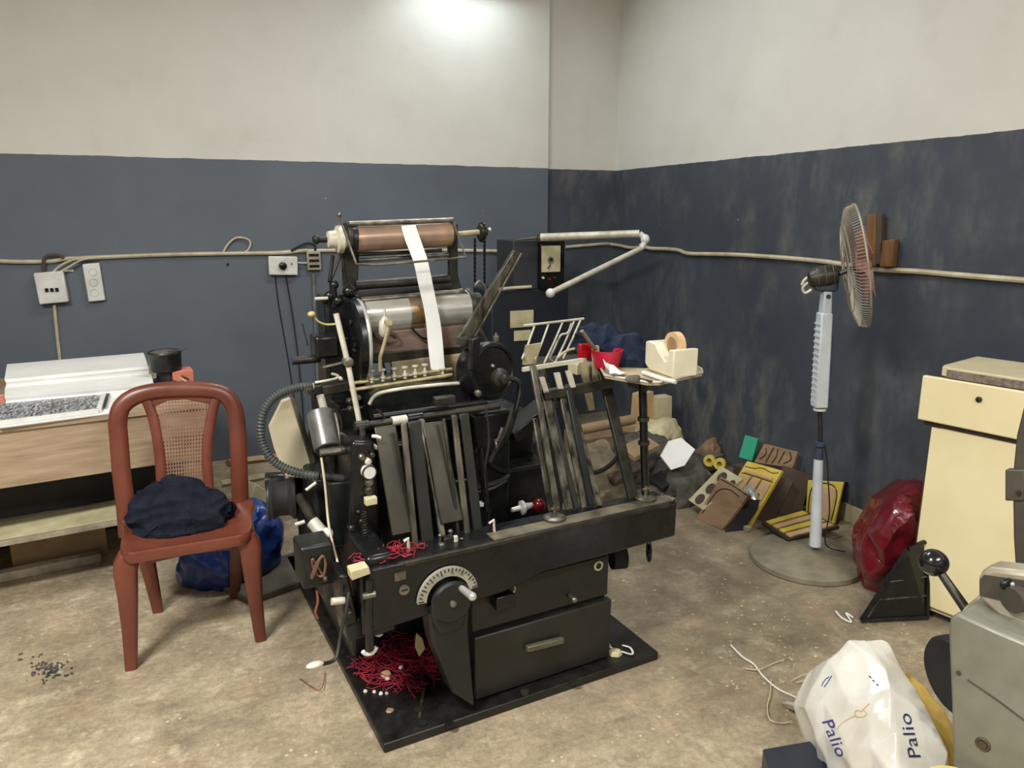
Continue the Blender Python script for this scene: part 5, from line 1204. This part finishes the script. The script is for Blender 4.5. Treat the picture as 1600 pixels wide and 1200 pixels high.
c = W(950, 755, z=0); wt('brown_carton', MB().obox(c+ez*.06, V3((.13, .02, 0)), V3((-.02, .10, 0)), ez*.06), M['carton'], 'low brown carton between the feed bars and the tray post', 'carton', local=False, bevel=.003)
cable('black_hose', [W(*q, z=.22) for q in ((915, 742), (940, 735), (958, 722), (968, 705), (962, 690))], .012, 'rubber', 'black hose curling over the olive-beige sack')

# ================================================================== red bag, leaning black frame, cream cabinet
P = [W(*q, z=zz) for q, zz in (((1346, 920), 0), ((1372, 926), 0), ((1412, 912), 0), ((1340, 880), .06), ((1331, 850), .13), ((1336, 826), .19), ((1362, 800), .27), ((1392, 790), .30), ((1402, 765), .38), ((1412, 755), .42), ((1440, 752), .42), ((1420, 770), .37),
     ((1380, 860), .24), ((1400, 830), .33), ((1430, 800), .40), ((1368, 880), .16))]
P += [V3((2.80, 2.30, 0)), V3((2.82, 1.98, 0)), V3((2.86, 2.25, .30)), V3((2.84, 2.0, .34))]
wt('red_bag', hullpts(P, 5, .022, 5, 3, sm=.1, soft=.15, fold=.015, foldsc=10, squash=(1, 1, .7)), M['redbag'], 'shiny crimson plastic bag slumped between fan and cream cabinet', 'bag', local=False)
Pf = [W(*q, z=zz) for q, zz in (((1345, 974), .0), ((1436, 955), .0), ((1440, 856), .26), ((1420, 862), .26))]
bf = thing('display_rack', 'black metal rack leaning against the foot of the cream cabinet', 'rack', Pf[0])
A_, B_, C_, D_ = W(1346, 973, z=.0), W(1448, 968, z=.0), WP(1440, 856, W(1448, 968, z=0), V3((-.6, -.3, .5)).normalized()), W(1418, 862, z=.27)
C_ = V3((B_.x+.02, B_.y+.05, .29))
for a, b in ((A_, B_), (B_, C_), (C_, D_), (D_, A_)): MB().cyl(a+ez*.009, b+ez*.009, .010, n=6).build('frame_bar', M['black'], bf, W2=True)
MB().slab([A_.lerp(B_, .1)+ez*.01, B_+ez*.01, C_, D_], (.006, .01, -.004)).build('inner_sheet', M['black'], bf, W2=True)
for t in (.25, .5): MB().cyl(A_.lerp(D_, t)+ez*.02, B_.lerp(C_, t)+ez*.02, .004, n=6).build('inner_rod', M['barsteel'], bf, W2=True)
MB().cyl(A_.lerp(D_, .72)+ez*.014, A_.lerp(D_, .95)+ez*.014, .005, n=6).build('bright_edge', M['steel'], bf, W2=True)

ca = R(-13.8); cdir = V3((math.sin(ca), math.cos(ca), 0)); cn = V3((cdir.y, -cdir.x, 0))    # along the face (away), into the cabinet
c0 = W(1430, 957, z=0); yaw_c = math.atan2(cn.y, cn.x)
cc = thing('storage_cabinet', 'cream painted storage cabinet with drawers and a worktop', 'cabinet', c0, yaw_c)
# local: x into the cabinet, y along the face (away from camera)
fl_ = (Matrix.Translation(c0) @ Matrix.Rotation(yaw_c, 4, 'Z')).inverted()
def Cf(px, py, xx=0):
    P0 = c0+cn*xx; return fl_ @ WP(px, py, P0, cn)
top = Cf(1443, 595).z
zc = Cf(1433, 655, -.02).z; zt2 = Cf(1440, 586, -.02).z
MB().box(0, .30, -.55, 0, .03, zt2-.01).build('carcass', M['cream'], cc, .008)
MB().box(.03, .28, -.53, -.03, 0, .03).build('plinth', M['darkwood'], cc)
yl = Cf(1433, 655, -.02).y
dw = MB().box(-.022, 0, -.55, yl+.0, zc, zt2).build('drawer', M['cream'], cc, .005)
lk = Cf(1530, 624, -.022)
MB().lathe((-.022, lk.y, lk.z), (-1, 0, 0), [(0, .010), (.006, .010), (.008, .004)], 16).build('lock', M['dsteel'], dw)
yd = Cf(1455, 680).y
dp_ = MB().box(-.006, .002, -.54, yd, .05, zc-.022).build('door_panel', M['cream'], cc, .002)
MB().box(-.002, .001, yd+.001, yd+.0045, .03, zc).build('door_seam', M['brown2'], cc)
MB().box(-.002, .001, -.54, -.0, .042, .045).build('base_seam', M['brown2'], cc)
MB().box(-.003, .0015, -.54, yd+.03, zc-.019, zc-.004).build('drawer_shadow_gap', M['knife'], cc)
w1 = Cf(1465, 572, -.0); zw = Cf(1465, 572, -.01).z
kt = MB()
yk = Cf(1466, 580, -.01).y
arcp = [(-.01, -.56), (-.01, yk-.03), (.0, yk-.008), (.03, yk), (.31, yk), (.31, -.56)]
kt.hexa([(a, b, zt2+.006) for a, b in arcp], [(a, b, zt2+.040) for a, b in arcp]).build('worktop', M['creamtop'], cc, .003)
MB().box(-.0125, -.0095, -.56, yk-.03, zt2+.004, zt2+.032).build('worktop_edge', M['edge'], cc)['label'] = 'rough brown particle-board edge'
MB().box(.0, .30, -.55, yk-.01, zt2-.004, zt2+.006).build('worktop_underlay', M['brown2'], cc)
tp = Matrix(cc.matrix_basis)
def onC(x, y, z): return Matrix.Translation(c0) @ Matrix.Rotation(yaw_c, 4, 'Z') @ V3((x, y, z))
b0 = onC(.19, -.40, zt2+.041)
wt('clear_bag', hullpts([b0+V3(v) for v in ((-.08, -.1, 0), (.08, -.08, 0), (-.07, .08, 0), (.08, .08, 0), (-.05, -.04, .05), (.04, .05, .06))], 3, .008, 14, 22, fold=.01, foldsc=20), M['white'], 'crumpled whitish plastic bag on the cream cabinet top', 'bag', local=False)
y0_ = onC(.10, -.40, zt2+.041)
wt('yellow_paper', MB().obox(y0_+ez*.003, V3((.07, .02, 0)), V3((-.03, .10, 0)), ez*.003), M['yellow'], 'yellow paper pad on the cream cabinet top', 'paper', local=False)
cable('wall_pipe', [wx(1592, 545), wx(1620, 548)], .006, 'wire', 'short pale pipe end on the wall above the cabinet') if False else None

# ================================================================== grey machine in the foreground
gm = thing('grey_machine', 'grey hammer-painted machine with a black ball lever in the foreground', 'machine', (1.55, .62, 0))
# side plate: nearly faces the camera
gP = W(1484, 960, z=.72); gn = V3((.971, .2385, 0)).normalized()
def GP(px, py, d=0): return WP(px, py, gP+gn*d, gn)
b1, b2 = GP(1492, 1330), GP(1900, 1330)
sp_pts = [GP(1492, 1330), GP(1486, 1100), GP(1481, 985), GP(1484, 966), GP(1496, 959), GP(1560, 988), GP(1700, 1046), GP(1900, 1150), GP(1900, 1330)]
sidep = MB().slab(sp_pts, gn*.03).build('side_plate', M['grey'], gm, .006, W2=True)
for px, py, r_ in ((1498, 1051, .008), (1536, 1163, .014)):
    c = GP(px, py); m = MB()
    if r_ > .01: m.torus(c, gn, r_*.8, r_*.25, 20, 6)
    m.cyl(c+gn*.0005, c-gn*.003, r_*.55, n=14); m.build('bolt', M['brown2'], sidep, W2=True)
MB().tube([GP(*q)-gn*.0005 for q in ((1512, 1062), (1560, 1095), (1620, 1140))], .0016, 6).build('scratch_seam', M['knife'], sidep, W2=True)
MB().slab([GP(1494, 958, .03), GP(1700, 1042, .03), GP(1700, 1330, .03), GP(1500, 1330, .03)], gn*.32).build('body_block', M['grey'], gm, .01, W2=True)
# pale cast top with the lug
MB().slab([GP(1496, 961, .02), GP(1620, 1010, .02), GP(1720, 1010, .30), GP(1532, 925, .22), GP(1508, 945, .1)], (0, 0, -.03)).build('cast_top', M['greylite'], gm, .006, W2=True)
lug = [GP(*q, .10) for q in ((1527, 935), (1527, 905), (1533, 893), (1548, 887), (1600, 893), (1680, 915), (1680, 1010), (1560, 965))]
lg = MB().slab(lug, gn*.06).build('cast_lug', M['greylite'], gm, .010, W2=True)
MB().slab([GP(*q, .099) for q in ((1531, 930), (1531, 906), (1538, 898), (1640, 912), (1640, 960), (1565, 938))], gn*-.002).build('lug_recess', M['greydark'], lg, W2=True)
c = GP(1574, 912, .095); MB().ball(c, .020, 1, .4, .6).build('oil_hole', M['black'], lg, W2=True)
MB().ball(c+V3((.002, -.008, .002)), .005).build('bright_ball', M['chrome'], lg, W2=True)
c = GP(1580, 938, .08); MB().cyl(c, c+V3((.25, -.02, .02)), .026, n=24).build('cross_shaft', M['greydark'], gm, W2=True)
bl, br_ = GP(1459, 879, .16), GP(1515, 960, .14)
lv = MB().cyl(bl, br_, .0085, .011, 16).build('ball_lever', M['dsteel'], gm, W2=True)
MB().ball(bl, .031, 1, 1, .97, 28).build('ball_knob', M['ball'], lv, W2=True)['label'] = 'glossy black ball knob'
# handwheel low behind the plate
c = GP(1496, 1056, .16); hn = V3((.95, -.25, .1)).normalized()
hw = MB().lathe(c-hn*.02, hn, [(0, .062), (0, .082), (.008, .088), (.030, .088), (.038, .082), (.038, .062), (.026, .058), (.01, .058)], 48)
hw.skin([], False) if False else None
hwo = hw.build('handwheel', M['rubber'], gm, W2=True); MB().cyl(c-hn*.005, c+hn*.005, .060, n=36).build('wheel_disc', M['sack'], hwo, W2=True)
MB().cyl(c-hn*.01, GP(1560, 1080, .2), .018, n=16).build('wheel_shaft', M['dsteel'], gm, W2=True)
# tall iron disc guard at the right edge
q0 = [(1586, 888), (1580, 840), (1577, 780), (1578, 730), (1585, 680), (1597, 640), (1620, 605), (1760, 605), (1760, 900), (1600, 885)]
q0 = [(1586, 888), (1583, 840), (1582, 780), (1583, 730), (1588, 680), (1599, 636), (1620, 600), (1760, 600), (1760, 905)]
gd = MB().slab([GP(*q, .20) for q in q0], gn*.02).build('iron_guard', M['greydark'], gm, .004, W2=True)
MB().slab([GP(*q, .195) for q in ((1570, 734), (1600, 734), (1600, 783), (1570, 783))], gn*.02).build('guard_bracket', M['greydark'], gd, .003, W2=True)
c = GP(1592, 770, .195); MB().cyl(c, c-gn*.004, .005, n=10).build('rivet', M['dsteel'], gd, W2=True)
# pole of the guard keeps it on the machine
MB().slab([GP(*q, .2) for q in ((1640, 880), (1700, 880), (1700, 1060), (1640, 1060))], gn*.04).build('guard_bracket', M['grey'], gm, .004, W2=True)

# ================================================================== white bag with writing, yellow bag, board, lid
def BP(px, py, z): return W(px, py, z=z)
bpts = [BP(1325, 1003, .36), BP(1350, 1000, .37), BP(1385, 1003, .36), BP(1300, 1030, .31), BP(1281, 1060, .25), BP(1260, 1104, .19), BP(1262, 1112, .16), BP(1290, 1165, .10), BP(1318, 1212, .04),
        BP(1402, 1030, .35), BP(1424, 1075, .33), BP(1452, 1130, .31), BP(1482, 1178, .29), BP(1470, 1300, .22), BP(1400, 1330, .02), BP(1330, 1290, .0),
        BP(1385, 1045, .37), BP(1398, 1110, .33), BP(1402, 1180, .29), BP(1402, 1250, .25), BP(1500, 1300, .02), V3((1.85, 1.35, 0)), V3((1.60, 1.55, 0)), V3((1.75, 1.2, .0)), BP(1330, 1100, .29), BP(1345, 1050, .33), BP(1335, 1160, .22)]
bagm = hullpts(bpts, 5, .007, 5, 5, sm=.02, soft=.06, fold=.009, foldsc=8)
bvh = BVHTree.FromBMesh(bagm.bm)
bag = wt('white_bag', bagm, M['whitebag'], 'full white plastic bag with handwriting, on the floor by the grey machine', 'bag', local=False)
def writing(word, p_px, u_px, h_px, m_, shear, name='handwriting'):
    """handwritten word laid on the bag's skin: start pixel, end pixel of the baseline, up direction pixel"""
    cu_ = bpy.data.curves.new('w', 'FONT'); cu_.body = word; cu_.size = 1; cu_.shear = shear
    cu_.space_character = 1.05
    ob = bpy.data.objects.new('w', cu_); COL.objects.link(ob)
    dg = bpy.context.evaluated_depsgraph_get(); me = bpy.data.meshes.new_from_object(ob.evaluated_get(dg))
    b = bmesh.new(); b.from_mesh(me); bpy.data.objects.remove(ob); bpy.data.meshes.remove(me); bpy.data.curves.remove(cu_)
    bmesh.ops.triangulate(b, faces=b.faces[:])
    for _ in range(2): bmesh.ops.subdivide_edges(b, edges=[e for e in b.edges if e.calc_length() > .08], cuts=1); bmesh.ops.triangulate(b, faces=b.faces[:])
    wmax = max(v.co.x for v in b.verts)
    o_ = V3((*p_px, 0)); uu = V3((*u_px, 0))-o_; vv = V3((*h_px, 0))-o_
    ok = True
    for v in b.verts:
        q = o_+uu*(v.co.x/wmax)+vv*(v.co.y/.7)
        hit = bvh.ray_cast(EY, ray(q.x, q.y).normalized())
        if hit[0] is None: hit = bvh.find_nearest(W(q.x, q.y, z=.2))
        nn = hit[1] if hit[1].dot(ray(q.x, q.y)) < 0 else -hit[1]
        v.co = hit[0]+nn*.0016
    m = MB(); m.bm.free(); m.bm = b
    INV[bag.name] = Matrix.Translation(bag.location).inverted()
    o2_ = m.build(name, M[m_], bag, W2=True); o2_['label'] = 'blue handwritten word'
writing('Palio', (1284, 1126), (1309, 1184), (1300, 1119), 'bluepen', .15)
writing('Palio', (1439, 1186), (1421, 1114), (1421, 1190), 'darkpen', .15)
def stroke(pts, r_, m_, name='pen_stroke'):
    P = []
    for q in smooth([V3((*p, 0)) for p in pts], 5):
        h = bvh.ray_cast(EY, ray(q.x, q.y).normalized())
        if h[0] is not None: P.append(h[0]+(h[1] if h[1].dot(ray(q.x, q.y)) < 0 else -h[1])*.001)
    if len(P) > 2: MB().tube(P, r_, 6).build(name, M[m_], bag, W2=True)
for x_, y_ in ((1360, 1058), (1365, 1064), (1371, 1070)): stroke(((x_-1.5, y_-1), (x_, y_), (x_+1.5, y_+1.5)), .0016, 'darkpen')
stroke(((1358, 1100), (1352, 1106), (1346, 1112), (1340, 1110), (1336, 1114), (1338, 1120), (1350, 1120), (1354, 1114), (1348, 1108)), .0012, 'tape', 'tan_scrawl')
stroke(((1338, 1118), (1325, 1124), (1314, 1132), (1308, 1140)), .0010, 'tape', 'tan_scrawl')
stroke(((1284, 1072), (1290, 1062), (1296, 1058)), .0012, 'bluepen'); stroke(((1288, 1074), (1294, 1066), (1300, 1056)), .0012, 'bluepen')
yp = [BP(1415, 1042, .20), BP(1432, 1060, .20), BP(1474, 1112, .20), BP(1490, 1160, .20), BP(1492, 1200, .18), BP(1446, 1150, .26), BP(1430, 1100, .26), V3((1.86, 1.30, 0)), V3((1.75, 1.22, 0)), V3((1.95, 1.22, 0)), V3((1.70, 1.05, 0))]
wt('yellow_bag', hullpts(yp, 4, .006, 8, 9, sm=.1, soft=.15, fold=.008, foldsc=14), M['yellowbag'], 'yellow plastic bag squeezed between the white bag and the grey machine', 'bag', local=False)
bdp = [BP(1192, 1170, .06), BP(1280, 1155, .06), BP(1345, 1240, .06), BP(1215, 1250, .06)]
bd = wt('charcoal_box', MB().slab([p-ez*.06 for p in bdp], (0, 0, .06)), M['blank'], 'flat charcoal box at the bottom edge beside the white bag', 'box', local=False, bevel=.003)
tcn = BP(1500, 1232, .42)
can = thing('yellow_tin', 'tall yellowish tin with a pale round lid, at the bottom edge by the grey machine', 'tin', (tcn.x, tcn.y, 0))
MB().lathe((tcn.x, tcn.y, 0), ez, [(0, .058), (.01, .062), (.395, .062), (.40, .060)], 40).build('tin_body', M['yellowbag'], can, W2=True)
MB().lathe((tcn.x, tcn.y, .392), ez, [(0, .066), (.02, .067), (.028, .062), (.026, .045), (.020, .042), (.020, .01)], 48).build('lid', mat('pale_olive_lid', (196, 182, 118), (172, 158, 98), .35), can, W2=True)
# strings and scraps on the floor
def string(pts, r_, lab, m_='paper'):
    return wt('loose_string', MB().tube([W(*q, z=.008+.006*(i % 2)) for i, q in enumerate(pts)], r_, 6, sm=6), M[m_], lab, 'string', local=False)
string(((1142, 1008), (1160, 1026), (1178, 1038), (1192, 1056), (1215, 1076), (1240, 1088), (1262, 1100)), .0028, 'longest white string on the floor left of the white bag')
string(((1205, 1062), (1203, 1085), (1199, 1104), (1203, 1124), (1220, 1130), (1237, 1127)), .0022, 'hooked tan string on the floor near the charcoal box', 'wire')
string(((1160, 1044), (1185, 1046), (1205, 1038), (1226, 1030)), .0018, 'thin tan string crossing the longest white string', 'wire')
string(((1236, 1064), (1252, 1056), (1270, 1052), (1262, 1062), (1244, 1066)), .0018, 'looped tan string touching the left side of the white bag', 'wire')
string(((1306, 955), (1315, 965), (1330, 972), (1322, 958), (1333, 965)), .003, 'curled white strip on the floor in front of the black rack')
string(((468, 1060), (500, 1078), (508, 1050)), .0012, 'thin pink thread on the floor left of the base plate', 'redthread')
gr = MB(); rg2 = random.Random(12)
for i in range(90):
    q = W(75+rg2.gauss(0, 17), 1046-.25*rg2.gauss(0, 10)+rg2.gauss(0, 9), z=0); a = rg2.random()*3.14; l = rg2.uniform(.0015, .006); u_ = V3((math.cos(a), math.sin(a), 0))
    gr.obox(q+ez*.002, u_*l, u_.cross(ez)*l*.6, ez*.002)
wt('dark_grit', gr, M['sack'], 'patch of dark grit on the floor at the lower left', 'grit', kind='stuff', local=False)
for q, sz, zz, m_, lab in (((1000, 700), (.10, .05, .012), .30, 'carton', 'brown board scrap on the heap behind the tray post'), ((1040, 748), (.09, .05, .010), .10, 'rubber', 'black board scrap on the heap under the white paper'),
                      ((975, 735), (.12, .05, .012), .14, 'brown2', 'dark brown board scrap left of the black tray post'), ((1094, 752), (.07, .05, .010), .09, 'knife', 'dark board scrap beside the round-hole die')):
    c = W(*q, z=zz); wt('board_scrap', MB().obox(c, V3((sz[0], sz[0]*.35, .01)), V3((-sz[1]*.3, sz[1], .015)), ez*sz[2]), M[m_], lab, 'board scrap', local=False, bevel=.002)
rn = random.Random(4); scr = MB()
for i in range(260):
    if i < 150: q = W(rn.uniform(1130, 1440), rn.uniform(930, 1080), z=0)
    else: q = V3((rn.uniform(-.8, 2.3), rn.uniform(1.2, 3.2), 0))
    if M0i @ q and 0 < (M0i @ q).x < 1 and (M0i @ q).y > -.01: continue
    a = rn.random()*3.14; l = rn.uniform(.001, .005); u_ = V3((math.cos(a), math.sin(a), 0))
    scr.obox(q+ez*.0015, u_*l, u_.cross(ez)*l*rn.uniform(.2, .6), ez*.0012)
wt('paper_scraps', scr, M['label'], 'tiny pale chips scattered over the floor', 'scraps', kind='stuff', local=False)
